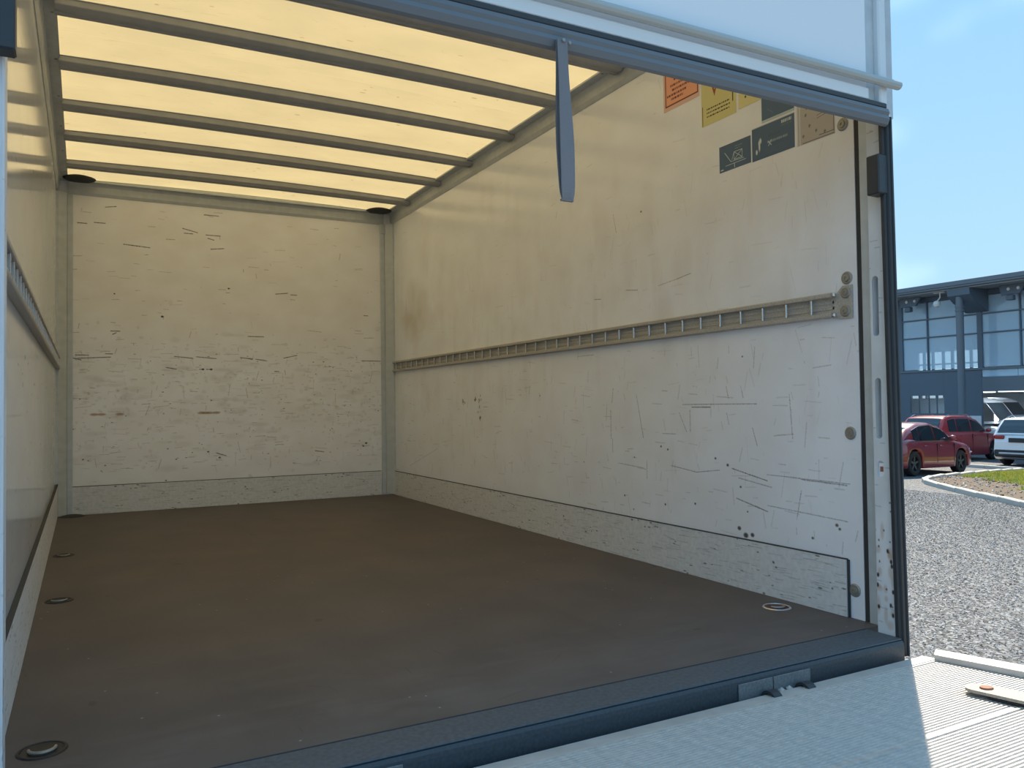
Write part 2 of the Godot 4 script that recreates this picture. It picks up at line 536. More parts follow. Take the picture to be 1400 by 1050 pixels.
func back_wall_image() -> Image:
	var w := 1024
	var h := 1024
	var sx := w / W
	var sy := h / WH
	var im := mottled(w, h, Color(0.95, 0.955, 0.965), 7, 10, 0.03, 41, Color(1.2, 1.0, 0.7))
	for i in 160:      # grey grime below chest height
		dab(im, rng.randf() * w, (WH - rng.randfn(0.72, 0.2)) * sy, rng.randf_range(6, 40), rng.randf_range(3, 14), Color(0.70, 0.68, 0.64), 0.12)
	for i in 420:
		dab(im, rng.randf() * w, (WH - rng.randfn(0.66, 0.22)) * sy, rng.randf_range(1.5, 9), rng.randf_range(1.5, 7), Color(0.60, 0.57, 0.52), 0.14)
	scuffs(im, 520, (WH - 1.05) * sy, (WH - 0.25) * sy, 0.2, sx, sy, Color(0.45, 0.41, 0.36), 0.42)
	scuffs(im, 110, (WH - 1.9) * sy, (WH - 1.05) * sy, 0.1, sx, sy, Color(0.36, 0.3, 0.22), 0.4)
	for i in 110:
		dab(im, rng.randf() * w, (WH - rng.randf_range(0.25, 1.0)) * sy, rng.randf_range(1, 4), rng.randf_range(0.8, 2.2), Color(0.27, 0.23, 0.19), 0.7)
	var dark := Color(0.13, 0.11, 0.10)
	for s in [[0.11, 1.76, 0.16, 1.76], [0.2, 1.77, 0.26, 1.77], [0.26, 1.87, 0.32, 1.88], [0.36, 1.65, 0.51, 1.64], [0.7, 1.78, 0.79, 1.76], [0.71, 1.75, 0.76, 1.75], [0.84, 1.75, 0.93, 1.75], [0.85, 1.73, 0.89, 1.72], [0.87, 1.66, 0.95, 1.67], [0.83, 1.88, 0.92, 1.88], [0.1, 0.96, 0.17, 0.96], [0.11, 0.94, 0.29, 0.95], [0.05, 0.95, 0.13, 0.93], [0.26, 0.97, 0.3, 0.97], [0.65, 0.96, 0.76, 0.95], [0.78, 0.96, 0.9, 0.95], [0.84, 0.88, 0.87, 0.88], [0.8, 0.88, 0.82, 0.88], [1.05, 0.96, 1.13, 0.95], [1.33, 0.96, 1.42, 0.98], [1.15, 0.95, 1.22, 0.94], [1.27, 0.87, 1.3, 0.87], [1.87, 0.95, 2.01, 0.95], [0.29, 1.11, 0.34, 1.11], [0.3, 1.09, 0.32, 1.1], [1.28, 1.39, 1.36, 1.40], [1.38, 1.39, 1.42, 1.39], [0.6, 0.89, 0.66, 0.88], [1.1, 1.1, 1.2, 1.1], [1.89, 1.27, 1.92, 1.27], [0.9, 0.34, 0.96, 0.32], [1.54, 0.33, 1.6, 0.32]]:
		line(im, s[0] * sx, (WH - s[1]) * sy, s[2] * sx, (WH - s[3]) * sy, 1.4, dark, 0.85, 0.7)
	for s in [[0.06, 1.74, 5], [0.31, 1.34, 3], [0.58, 1.21, 5], [0.98, 1.41, 4], [0.85, 0.35, 4], [0.92, 0.31, 4], [1.9, 0.37, 5], [1.88, 0.35, 4], [0.66, 0.31, 3], [0.14, 0.33, 3], [0.6, 0.18, 3], [0.87, 0.68, 3], [1.79, 0.64, 2], [1.93, 0.68, 2], [0.82, 0.88, 5], [0.87, 0.88, 5]]:
		dab(im, s[0] * sx, (WH - s[1]) * sy, s[2], s[2] * 0.7, dark, 0.9)
	for x in [0.81, 0.835, 0.86, 0.9, 0.34, 0.24, 0.2]:      # rusty rubs
		dab(im, x * sx, (WH - 0.6) * sy, 14, 5, Color(0.50, 0.33, 0.16), 0.55)
	return im

func kick_image() -> Image:
	var im := mottled(1024, 128, Color(0.86, 0.87, 0.88), 60, 6, 0.05, 51)
	for i in 420:
		var x := rng.randf() * 1024
		var y := rng.randf() * 128
		line(im, x, y, x + rng.randf_range(4, 50), y + rng.randf_range(-3, 3), rng.randf_range(0.8, 1.3), Color(0.52, 0.54, 0.55) if rng.randf() < 0.7 else Color(0.92, 0.93, 0.93), rng.randf_range(0.08, 0.38))
	for i in 40:
		dab(im, rng.randf() * 1024, rng.randf() * 128, rng.randf_range(2, 10), rng.randf_range(1, 4), Color(0.2, 0.21, 0.22), 0.6)
	return im

func floor_image() -> Image:
	var w := 1024
	var h := 2048
	var im := mottled(w, h, Color(0.365, 0.338, 0.33), 5, 9, 0.10, 61, Color(0.85, 1.0, 1.2))
	var f := FastNoiseLite.new()
	f.seed = 3
	f.frequency = 0.35
	for i in 260:      # scrubbed streaks along the load direction
		var x := rng.randf() * w
		var y := rng.randf() * h
		dab(im, x, y, rng.randf_range(10, 60), rng.randf_range(40, 220), Color(0.39, 0.36, 0.345) if rng.randf() < 0.5 else Color(0.315, 0.29, 0.275), 0.10)
	for i in 120:      # grey dust near the sill
		dab(im, rng.randf() * w, h - absf(rng.randfn(0, 120)), rng.randf_range(10, 70), rng.randf_range(4, 24), Color(0.45, 0.445, 0.44), 0.13)
	for i in 260:
		var x := rng.randf() * w
		var y := rng.randf() * h
		var a := rng.randf() * PI
		line(im, x, y, x + cos(a) * rng.randf_range(5, 60), y + sin(a) * rng.randf_range(5, 40), 0.9, Color(0.42, 0.39, 0.37) if rng.randf() < 0.6 else Color(0.2, 0.18, 0.17), 0.22)
	for i in 46:       # crumbs of paint
		dab(im, rng.randf() * w, h - rng.randf() * 900, 1.6, 1.6, Color(0.75, 0.74, 0.72), 0.8)
	for i in 24:
		dab(im, rng.randf() * w, rng.randf() * h, rng.randf_range(3, 12), rng.randf_range(3, 12), Color(0.22, 0.2, 0.19), 0.4)
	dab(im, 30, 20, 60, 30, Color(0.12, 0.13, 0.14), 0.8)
	return im

# ================================================================ load space
func panel(a: Vector3, b: Vector3, c: Vector3, d: Vector3, out: Vector3, thick: float, rep := 1.0) -> SurfaceTool:
	# a slab whose inner face a (top left), b (bottom left), c (bottom right), d (top right) carries the picture
	var st := sst()
	face(st, [a, b, c, d], out, [Vector2(0, 0), Vector2(0, 1), Vector2(rep, 1), Vector2(rep, 0)])
	var o := -out * thick
	var q := [a, b, c, d]
	var z := [Vector2(0.5, 0.02), Vector2(0.5, 0.02), Vector2(0.5, 0.02), Vector2(0.5, 0.02)]
	face(st, [a + o, b + o, c + o, d + o], -out, z)
	var m := (a + c) / 2.0
	for i in 4:
		var p: Vector3 = q[i]
		var r: Vector3 = q[(i + 1) % 4]
		face(st, [p, r, r + o, p + o], (p + r) / 2.0 - m, z)
	return st

func cargo_box():
	var y1 := WH
	# floor
	var fl = struct(base("floor"), "dull brown plywood load floor of the truck, scuffed and dusty near the sill", "floor")
	obj("floor_board", panel(Vector3(0, 0, -L), Vector3(0, 0, 0.046), Vector3(W, 0, 0.046), Vector3(W, 0, -L), Vector3.UP, 0.03), M.floor, fl)
	obj("floor_frame", bx(Vector3(-0.02, -0.16, -L), Vector3(W + 0.02, -0.031, 0.05)), M.black, fl)
	# side and front walls
	var wr = struct(base("wall_right"), "white fibreglass right side wall with scuffs, stickers and a lashing rail", "wall")
	obj("panel", panel(Vector3(W, y1, -L), Vector3(W, 0, -L), Vector3(W, 0, -0.002), Vector3(W, y1, -0.002), Vector3.LEFT, 0.022), M.wall_side, wr)
	obj("edge_gap", bx(Vector3(W + 0.001, 0.0, -0.0015), Vector3(W + 0.02, y1, 0.016), 0.001), M.gap, wr)
	for p in [[0.984, -0.036], [0.533, -0.036], [0.081, -0.033], [1.435, -0.038]]:
		bolt(wr, Vector3(W, p[0], p[1]), Vector3.LEFT, 0.019)
	var wl = struct(base("wall_left"), "glossy left side wall seen edge-on, mirroring the roof", "wall")
	obj("panel", panel(Vector3(0, y1, -0.002), Vector3(0, 0, -0.002), Vector3(0, 0, -L), Vector3(0, y1, -L), Vector3.RIGHT, 0.022), M.wall_left, wl)
	var wb = struct(base("wall_front"), "scratched white front bulkhead at the far end of the load space", "wall")
	obj("panel", panel(Vector3(0, y1, -L), Vector3(0, 0, -L), Vector3(W, 0, -L), Vector3(W, y1, -L), Vector3.BACK, 0.03), M.wall_front, wb)
	# kick boards
	var kr = struct(base("baseboard_right"))
	var k1 := [Vector3(W - 0.009, 0.166, -3.87), Vector3(W - 0.009, 0.001, -3.87), Vector3(W - 0.009, 0.001, -0.056), Vector3(W - 0.009, 0.166, -0.056)]
	obj("kick_board", panel(k1[0], k1[1], k1[2], k1[3], Vector3.LEFT, 0.009, 3.0), M.kick, kr)
	obj("lip", bx(Vector3(W - 0.0105, 0.1665, -3.87), Vector3(W - 0.0005, 0.1692, -0.053), 0.001), M.gap, kr)
	obj("end_gap", bx(Vector3(W - 0.006, 0.001, -0.0555), Vector3(W - 0.0005, 0.166, -0.048), 0.001), M.gap, kr)
	var kl = struct(base("baseboard_left"))
	obj("kick_board", panel(Vector3(0.009, 0.19, -0.056), Vector3(0.009, 0.001, -0.056), Vector3(0.009, 0.001, -3.86), Vector3(0.009, 0.19, -3.86), Vector3.RIGHT, 0.009, 3.0), M.kick, kl)
	obj("lip", bx(Vector3(0.0005, 0.1905, -3.86), Vector3(0.0125, 0.195, -0.056), 0.001), M.gap, kl)
	var kb = struct(base("baseboard_front"))
	obj("kick_board", panel(Vector3(0.066, 0.168, -L + 0.009), Vector3(0.066, 0.001, -L + 0.009), Vector3(2.008, 0.001, -L + 0.009), Vector3(2.008, 0.168, -L + 0.009), Vector3.BACK, 0.0085, 1.5), M.kick, kb)
	obj("lip", bx(Vector3(0.066, 0.1685, -L + 0.0005), Vector3(2.008, 0.1715, -L + 0.010), 0.001), M.gap, kb)
	# corner posts
	for s in [-1.0, 1.0]:
		var c := W / 2.0
		var e: float = c * s
		var t = struct(base("trim_1" if s > 0 else "trim_2"))
		var st := sst()
		extr(st, [Vector2(c + e, -L + 0.0005), Vector2(c + e, -L + 0.056), Vector2(c + e - s * 0.012, -L + 0.056), Vector2(c + e - s * 0.055, -L + 0.014), Vector2(c + e - s * 0.055, -L + 0.0005)], "y", 0.004, 1.93)
		obj("corner_section", st, M.alu_post, t)
		st = sst()
		box(st, Vector3(c + e - s * 0.0555, 0.004, -L + 0.001), Vector3(c + e - s * 0.086, 1.925, -L + 0.010), 0.002)
		obj("flange", st, M.alu_post, t)
		if s < 0:
			var bl := sst(true)
			lathe(bl, [Vector2(0.07, 0.0005), Vector2(0.06, 0.006), Vector2(0.03, 0.012), Vector2(0, 0.014)], Vector3(0.085, 0, -L + 0.06), Vector3.UP, 12)
			obj("sealant", bl, M.gap, t)
		if s > 0:
			obj("bracket", bx(Vector3(c + e - 0.092, 1.86, -L + 0.0105), Vector3(c + e - 0.052, 1.93, -L + 0.02), 0.003), M.alu_post, t)
	# cornice sections under the roof
	for s in [-1.0, 1.0]:
		var c := W / 2.0
		var e: float = c * s
		var t = struct(base("trim_3" if s > 0 else "trim_4"))
		var st := sst()
		var pr := []
		for p in [[0.0005, 1.935], [0.003, 1.935], [0.012, 1.955], [0.013, 1.99], [0.020, 2.006], [0.060, 2.008], [0.060, 2.0155], [0.0005, 2.0155]]:
			pr.append(Vector2(c + e - s * p[0], p[1]))
		extr(st, pr, "z", -L + 0.001, 0.095)
		obj("cornice_section", st, M.alu, t)
		for k in 9:
			bolt(t, Vector3(c + e - s * 0.045, 2.0072, -0.35 - k * 0.42), Vector3.DOWN, 0.006, "rivet")
	var tb = struct(base("trim_5"))
	var sb := sst()
	var pb := []
	for p in [[0.0005, 1.928], [0.003, 1.928], [0.011, 1.945], [0.013, 1.985], [0.020, 1.998], [0.052, 2.002], [0.052, 2.012], [0.014, 2.018], [0.012, 2.04], [0.0005, 2.04]]:
		pb.append(Vector2(-L + p[0], p[1]))
	extr(sb, pb, "x", 0.061, W - 0.061)
	obj("cornice_section", sb, M.alu, tb)
	for s in [0.12, 1.98]:   # dark sealant blobs in the roof corners
		var sl := sst(true)
		lathe(sl, [Vector2(0, -0.012), Vector2(0.075, -0.008), Vector2(0.09, 0.0), Vector2(0.06, 0.01), Vector2(0, 0.012)], Vector3(s, 2.007, -L + 0.085), Vector3.UP, 16)
		obj("sealant", sl, M.gap, tb)
	# roof: a translucent sheet over arched bows
	var ce = struct(base("ceiling"), "translucent cream roof sheet glowing with daylight between grey roof bows", "ceiling")
	var rs := sst(true)
	var n := 20
	for i in n:
		var q := []
		var uv := []
		for k in [[i, 0], [i + 1, 0], [i + 1, 1], [i, 1]]:
			var u := float(k[0]) / n
			q.append(Vector3(lerpf(-0.02, W + 0.02, u), roof_y(lerpf(-0.02, W + 0.02, u)), lerpf(-L - 0.02, 0.16, k[1])))
			uv.append(Vector2(u, k[1] * 1.9))
		face(rs, q, Vector3.DOWN, uv)
	obj("roof_sheet", rs, M.roof, ce)
	for bow_z in [-0.14, -0.62, -1.102, -1.543, -2.043, -2.543, -2.995, -3.523]:
		var z: float = bow_z
		var st := sst()
		var rings := []
		var cen := []
		var segs := 14
		for i in segs + 1:
			var x := lerpf(0.055, W - 0.018, float(i) / segs)
			var y := arch(x)
			var r := []
			for p in [[-0.042, 0.049], [-0.040, 0.045], [-0.039, 0.004], [-0.036, 0.0], [-0.018, 0.0], [-0.015, 0.004], [-0.005, 0.004], [-0.002, 0.0], [0.014, 0.0], [0.031, 0.010], [0.033, 0.013], [0.034, 0.046], [0.039, 0.0475], [0.039, 0.049]]:
				r.append(Vector3(x, y + p[1] if p[1] < 0.03 else roof_y(x) + p[1] - 0.0492, z + p[0]))
			rings.append(r)
			cen.append(Vector3(x, y + 0.016, z))
		loft(st, rings, cen)
		face(st, rings[0], Vector3.LEFT)
		face(st, rings[-1], Vector3.RIGHT)
		obj("roof_bow", st, M.bow, ce)

func arch(x: float) -> float:
	var u := (x - W / 2.0) / (W / 2.0)
	return 1.985 + 0.008 * (1.0 - u * u)

func roof_y(x: float) -> float:
	var u := (x - W / 2.0) / (W / 2.0)
	return 2.0165 + 0.018 * (1.0 - u * u)

func bolt(parent, at: Vector3, out: Vector3, r: float, called := "bolt"):
	var st := sst(false)
	if r > 0.01:
		lathe(st, [Vector2(r, 0.0002), Vector2(r, 0.002), Vector2(r * 0.82, 0.0045), Vector2(r * 0.55, 0.004), Vector2(r * 0.5, 0.007), Vector2(r * 0.22, 0.0075), Vector2(r * 0.2, 0.005), Vector2(0, 0.005)], at, out, 18)
	else:
		lathe(st, [Vector2(r, 0.0), Vector2(r * 0.8, 0.002), Vector2(0, 0.003)], at, out, 8)
	return obj(called, st, M.bolt, parent)

# ================================================================ rear frame, sill and header
func rear_frame():
	# sill
	var ts = struct(base("trim_6"), "dark worn steel sill at the rear edge of the load floor", "sill")
	var st := sst()
	extr(st, [Vector2(0.0465, -0.0065), Vector2(0.147, -0.0055), Vector2(0.155, -0.0065), Vector2(0.159, -0.013), Vector2(0.160, -0.022), Vector2(0.160, -0.20), Vector2(0.0465, -0.20)], "x", -0.04, W - 0.055)
	obj("sill_section", st, M.sill, ts)
	obj("sill_top", bx(Vector3(-0.04, -0.0055, 0.0475), Vector3(W - 0.055, -0.0015, 0.1535), 0.0015), M.sill_top, ts)
	obj("sill_joint", bx(Vector3(0, -0.006, 0.0455), Vector3(W - 0.06, -0.0005, 0.0475), 0.0004), M.gap, ts)
	for s in [0.42, 1.46]:      # bare plates behind the lift's hinges
		var a: float = s
		obj("hinge_plate", bx(Vector3(a, -0.17, 0.1602), Vector3(a + 0.107, -0.018, 0.1635), 0.001), M.plate, ts)
		obj("hinge_plate", bx(Vector3(a + 0.109, -0.17, 0.1602), Vector3(a + 0.23, -0.018, 0.1645), 0.001), M.plate, ts)
		for d in [0.125, 0.15]:
			var lug := sst()
			lathe(lug, [Vector2(0, 0), Vector2(0.009, 0), Vector2(0.009, 0.04), Vector2(0, 0.046)], Vector3(a + d, -0.088, 0.172), Vector3.UP, 8)
			obj("lug", lug, M.rail, ts)
	# rear posts: the right one in view, the left one at the edge of the frame
	for s in [1.0, -1.0]:
		var inner := 2.05 if s > 0 else 0.036
		var outer := 2.08 if s > 0 else -0.012
		var t = struct(base("trim_7" if s > 0 else "trim_8"), "white painted rear door post with slots, rust chips and a black rubber seal" if s > 0 else "left rear door post, a pale strip at the frame's edge", "post")
		var ch := sst()
		box(ch, Vector3(W - 0.004 if s > 0 else -0.02, 0.0, 0.0165), Vector3(W + 0.02 if s > 0 else 0.004, 2.05, 0.0775), 0.001)
		obj("channel", ch, M.alu_post, t)
		if s > 0:
			var root := CSGCombiner3D.new()
			root.name = "post_section"
			t.add_child(root, true)
			root.material_override = M.white_paint
			var body := CSGBox3D.new()
			body.name = "section"
			body.size = Vector3(outer - inner, 1.42, 0.055)
			body.position = Vector3((inner + outer) / 2.0, 0.695, 0.1055)
			body.material = M.white_paint
			root.add_child(body, true)
			for q in [[0.802, 0.967, 0.0945, 0.0095], [0.522, 0.688, 0.096, 0.0095]]:
				slot_cut(root, q[0], q[1], q[2], q[3])
			slot_cut(root, 0.420, 0.463, 0.098, 0.011)
			# what shows through the slots
			obj("slot_back", bx(Vector3(inner + 0.031, 0.50, 0.084), Vector3(inner + 0.033, 0.98, 0.107), 0.0005), M.tan_metal, t)
			var sp := sst()
			tube(sp, [Vector3(inner + 0.018, 0.86, 0.104), Vector3(inner + 0.018, 0.82, 0.0985), Vector3(inner + 0.018, 0.806, 0.0955)], 0.004, 6)
			obj("slot_strap", sp, M.strap, t)
			obj("latch_plate", bx(Vector3(inner + 0.004, 0.412, 0.089), Vector3(inner + 0.010, 0.456, 0.109), 0.002), M.header, t)
			obj("latch_hole", bx(Vector3(inner + 0.003, 0.433, 0.094), Vector3(inner + 0.0042, 0.447, 0.104), 0.0005), M.rust, t)
		else:
			obj("post_section", bx(Vector3(outer, -0.015, 0.078), Vector3(inner, 2.05, 0.133), 0.003), M.white_paint, t)
		# rubber seal down the rear of the post, bowed a little with age
		var rings := []
		var cen := []
		for i in 19:
			var u := i / 18.0
			var y := lerpf(-0.05, 1.385, u)
			var cx := (lerpf(2.0475, 2.0275, u) - 0.002 * sin(u * PI)) if s > 0 else lerpf(0.012, 0.024, u)
			var r := []
			for p in [[0.0, 0.1335], [0.0, 0.143], [0.003, 0.148], [0.007, 0.146], [0.009, 0.152], [0.013, 0.156], [0.016, 0.153], [0.018, 0.1585], [0.023, 0.158], [0.025, 0.150], [0.027, 0.1335]]:
				r.append(Vector3(cx + s * p[0], y, p[1]))
			rings.append(r)
			cen.append(Vector3(cx + s * 0.013, y, 0.142))
		st = sst()
		loft(st, rings, cen)
		face(st, rings[0], Vector3.DOWN)
		face(st, rings[-1], Vector3.UP)
		obj("rubber_seal", st, M.rubber, t)
		# the black stop block
		if s > 0:
			obj("stop_block", bx(Vector3(2.004, 1.178, 0.110), Vector3(2.049, 1.284, 0.150), 0.003), M.rubber, t)
		else:
			obj("stop_block", bx(Vector3(0.005, 1.162, 0.1345), Vector3(0.052, 1.30, 0.172), 0.003), M.rubber, t)
	# header over the opening
	var h = struct(base("wall_rear"), "pale header panel over the rear opening with a drip rail and dark rubber seals", "header")
	obj("header_panel", bx(Vector3(-0.02, 1.448, 0.118), Vector3(1.964, 2.09, 0.150), 0.002), M.header, h)
	for s in [1.0, -1.0]:
		obj("side_gap", bx(Vector3(1.9645, 1.42, 0.112), Vector3(2.008, 2.09, 0.140), 0.002) if s > 0 else bx(Vector3(-0.03, 1.42, 0.112), Vector3(-0.021, 2.09, 0.140), 0.002), M.alu_post, h)
	obj("side_strip", bx(Vector3(2.0085, 1.406, 0.1335), Vector3(2.039, 2.09, 0.156), 0.004), M.header_strip, h)
	obj("lower_strip", bx(Vector3(-0.02, 1.4185, 0.118), Vector3(1.962, 1.449, 0.158), 0.002), M.header_strip, h)
	st = sst()
	tube(st, [Vector3(-0.05, 1.466, 0.168), Vector3(1.0, 1.467, 0.168), Vector3(2.069, 1.469, 0.168)], 0.0115, 10)
	obj("drip_rail", st, M.drip, h)
	obj("upper_seal", bx(Vector3(-0.02, 1.403, 0.115), Vector3(2.030, 1.418, 0.161), 0.003), M.rubber, h)
	st = sst()
	extr(st, [Vector2(0.099, 1.396), Vector2(0.146, 1.362), Vector2(0.152, 1.357), Vector2(0.160, 1.361), Vector2(0.166, 1.374), Vector2(0.163, 1.384), Vector2(0.166, 1.392), Vector2(0.162, 1.4025), Vector2(0.098, 1.4025)], "x", -0.02, 2.032)
	obj("lower_seal", st, M.door_seal, h)
	obj("header_beam", bx(Vector3(-0.02, 1.404, 0.097), Vector3(W + 0.018, 2.05, 0.1145), 0.002), M.alu, h)
	# outer skin
	var os = struct(base("trim_9"))
	obj("outer_skin", bx(Vector3(W + 0.0225, -0.16, -L - 0.03), Vector3(W + 0.026, 2.1, 0.075), 0.001), M.outer, os)
	obj("outer_skin", bx(Vector3(-0.026, -0.16, -L - 0.03), Vector3(-0.0225, 2.1, 0.075), 0.001), M.outer, os)
	obj("outer_skin", bx(Vector3(-0.022, -0.16, -L - 0.036), Vector3(W + 0.022, 2.1, -L - 0.0305), 0.001), M.outer, os)

func slot_cut(root: CSGCombiner3D, ya: float, yb: float, z: float, r: float):
	for k in 3:
		var c
		if k < 2:
			c = CSGCylinder3D.new()
			c.radius = r
			c.height = 0.07
			c.sides = 20
			c.rotation.z = PI / 2
			c.position = Vector3(2.05, (ya + r) if k == 0 else (yb - r), z)
		else:
			c = CSGBox3D.new()
			c.size = Vector3(0.07, yb - ya - 2.0 * r, r * 2.0)
			c.position = Vector3(2.05, (ya + yb) / 2.0, z)
		c.name = "slot"
		c.operation = CSGShape3D.OPERATION_SUBTRACTION
		c.material = M.tan_metal
		root.add_child(c, true)

# ================================================================ tail lift
func tail_lift():
	# local axes: x as the truck's, z along the tilted deck, y up from it
	var t := base("tail_lift_platform", Vector3(0, -0.0465, 0.178))
	tag(t, "ridged aluminium tail lift platform, half in sun, lowered level behind the load floor", "tail lift")
	t.rotation.x = -atan(TILT)
	var x0 := -0.03
	var x1 := 2.118
	var st := sst()
	extr(st, [Vector2(0.0, -0.05), Vector2(0.0, -0.004), Vector2(0.004, 0.0), Vector2(0.046, 0.0), Vector2(0.050, 0.004), Vector2(0.0555, 0.004), Vector2(0.0555, -0.05)], "x", x0, x1 - 0.03)
	obj("hinge_edge", st, M.deck_edge, t)
	for k in 5:      # extruded planks, each with its ridges
		var a := 0.056 + 0.3355 * k
		var prof := [Vector2(a, -0.03)]
		prof.append_array([Vector2(a, 0.0025), Vector2(a + 0.007, 0.0025)])
		var m := 32
		for i in m:
			var z := a + 0.0085 + i * 0.01
			prof.append_array([Vector2(z, -0.0012), Vector2(z + 0.0032, -0.0012), Vector2(z + 0.0044, 0.0016), Vector2(z + 0.0084, 0.0016)])
		prof.append_array([Vector2(a + 0.3295, 0.001), Vector2(a + 0.335, 0.001), Vector2(a + 0.335, -0.03)])
		st = sst()
		extr(st, prof, "x", x0, x1 - 0.002)
		obj("deck_plank", st, M.deck, t)
	# side rim with a slanted tip
	st = sst()
	extr(st, [Vector2(2.062, 0.055), Vector2(2.118, 0.022), Vector2(2.118, 1.74), Vector2(2.062, 1.74)], "y", 0.0018, 0.016)
	obj("side_rim", st, M.deck_edge, t)
	st = sst()
	extr(st, [Vector2(-0.03, 0.022), Vector2(0.026, 0.055), Vector2(0.026, 1.74), Vector2(-0.03, 1.74)], "y", 0.0018, 0.016)
	obj("side_rim", st, M.deck_edge, t)
	for x in [0.55, 1.5]:
		var ax: float = x
		obj("lift_arm", bx(Vector3(ax - 0.05, -0.16, 0.02), Vector3(ax + 0.05, -0.051, 0.9), 0.01), M.black, t)
	# folding stop bar lying on the deck
	st = sst()
	var pr := []
	for i in 9:
		var a := PI + PI * i / 8.0
		pr.append(Vector2(1.876 + cos(a) * 0.031, 0.292 + sin(a) * 0.031))
	pr.append_array([Vector2(1.907, 0.80), Vector2(1.845, 0.80)])
	extr(st, pr, "y", 0.0095, 0.016)
	var bar := obj("stop_bar", st, M.tan_metal, t)
	obj("rubber_pad", bx(Vector3(1.846, 0.0019, 0.325), Vector3(1.906, 0.0093, 0.79), 0.002), M.black, t)
	st = sst()
	lathe(st, [Vector2(0.014, 0), Vector2(0.013, 0.0035), Vector2(0.006, 0.005), Vector2(0, 0.005)], Vector3(1.876, 0.0161, 0.305), Vector3.UP, 14)
	obj("rivet", st, M.rust, bar)
	# hinge knuckles through the edge
	for x in [1.535, 1.645, 0.495, 0.605]:
		var kx: float = x
		st = sst(true)
		var pts := []
		for i in 11:
			var a := PI * (0.02 + 0.96 * i / 10.0)
			pts.append(Vector3(kx, -0.010 + 0.021 * sin(a), 0.012 - 0.024 * cos(a)))
		st = sst()
		for i in 10:
			var p: Vector3 = pts[i]
			var q: Vector3 = pts[i + 1]
			var c := Vector3(kx, -0.012, 0.012)
			var pi := c + (p - c) * 0.72
			var qi := c + (q - c) * 0.72
			var w := Vector3(0.012, 0, 0)
			face(st, [p - w, q - w, q + w, p + w], p + q - c * 2.0)
			face(st, [p + w, q + w, qi + w, pi + w], Vector3.RIGHT)
			face(st, [p - w, q - w, qi - w, pi - w], Vector3.LEFT)
		obj("hinge_knuckle", st, M.rubber, t)

# ================================================================ fittings inside
func fittings():
	lashing_rail("lashing_rail", W, -1.0, "long ladder-like aluminium lashing rail across the right wall")
	lashing_rail("lashing_rail", 0.0, 1.0, "ladder-like lashing rail on the left wall, seen steeply foreshortened")
	# recessed floor lashing points
	for q in [[2.007, -0.243, "recessed floor ring with bright rim near the right rear post"], [0.075, -0.184, "dark recessed floor ring nearest the left rear corner"], [0.072, -1.503, "dark recessed floor ring, middle of the three along the left wall"], [0.067, -2.438, "small dark floor ring by the left wall, farthest from the rear"]]:
		var o := base("floor_ring", Vector3(q[0], 0.0, q[1]))
		tag(o, q[2], "lashing ring")
		var right: bool = q[0] > 1.0
		var st := sst(true)
		lathe(st, [Vector2(0, 0.0006), Vector2(0.026, 0.0006), Vector2(0.036, 0.0012)], Vector3.ZERO, Vector3.UP, 20)
		obj("dish", st, M.ring_red if right else M.black, o)
		st = sst()
		lathe(st, [Vector2(0.036, 0.0004), Vector2(0.037, 0.0025), Vector2(0.041, 0.0025), Vector2(0.043, 0.0004)], Vector3.ZERO, Vector3.UP, 24)
		obj("rim", st, M.zinc if right else M.black, o)
		st = sst()
		var pts := []
		for i in 13:
			var a := PI * i / 12.0
			pts.append(Vector3(cos(a) * 0.022, 0.0045, sin(a) * 0.022))
		tube(st, pts, 0.003, 6)
		obj("ring", st, M.bolt, o)
	# pull strap of the door
	var s := base("pull_strap", Vector3(0.9925, 1.372, 0.172))
	tag(s, "dark grey webbing pull strap hanging from the header", "strap")
	for side in [0, 1]:
		var st := sst(true)
		var rings := []
		var cen := []
		for i in 25:
			var u := i / 24.0
			var y := -0.327 * u
			var half := lerpf(0.0115, 0.0175, smoothstep(0.15, 0.75, u)) if u < 0.94 else lerpf(0.0175, 0.0145, (u - 0.94) / 0.06)
			var gap := 0.0025 + 0.007 * sin(clampf(u, 0, 1) * PI) * (0.5 + 0.5 * u)
			var dz := gap if side == 0 else -gap
			var x := 0.0125 + lerpf(-0.0015, 0.0065, u) - 0.001 * sin(u * 5.0)
			var tw := 0.1 - 0.25 * u
			var c := Vector3(x, y, dz * (1.0 if u < 0.99 else 0.3))
			var e1 := Vector3(cos(tw), 0, sin(tw))
			var e2 := Vector3(-sin(tw), 0, cos(tw))
			rings.append([c - e1 * half - e2 * 0.0012, c + e1 * half - e2 * 0.0012, c + e1 * half + e2 * 0.0012, c - e1 * half + e2 * 0.0012])
			cen.append(c)
		st.set_smooth_group(-1)
		loft(st, rings, cen)
		face(st, rings[-1], Vector3.DOWN)
		face(st, rings[0], Vector3.UP)
		obj("webbing", st, M.strap, s)
	var fold := sst()
	extr(fold, [Vector2(-0.004, -0.327), Vector2(0.004, -0.327), Vector2(0.003, -0.331), Vector2(-0.003, -0.331)], "x", 0.0045, 0.0325)
	obj("fold", fold, M.strap, s)
	for x in [0.012, 0.030]:
		bolt(s, Vector3(x, -0.002, 0.0065 if x < 0.02 else 0.001), Vector3.BACK, 0.0045, "screw")
	stickers()

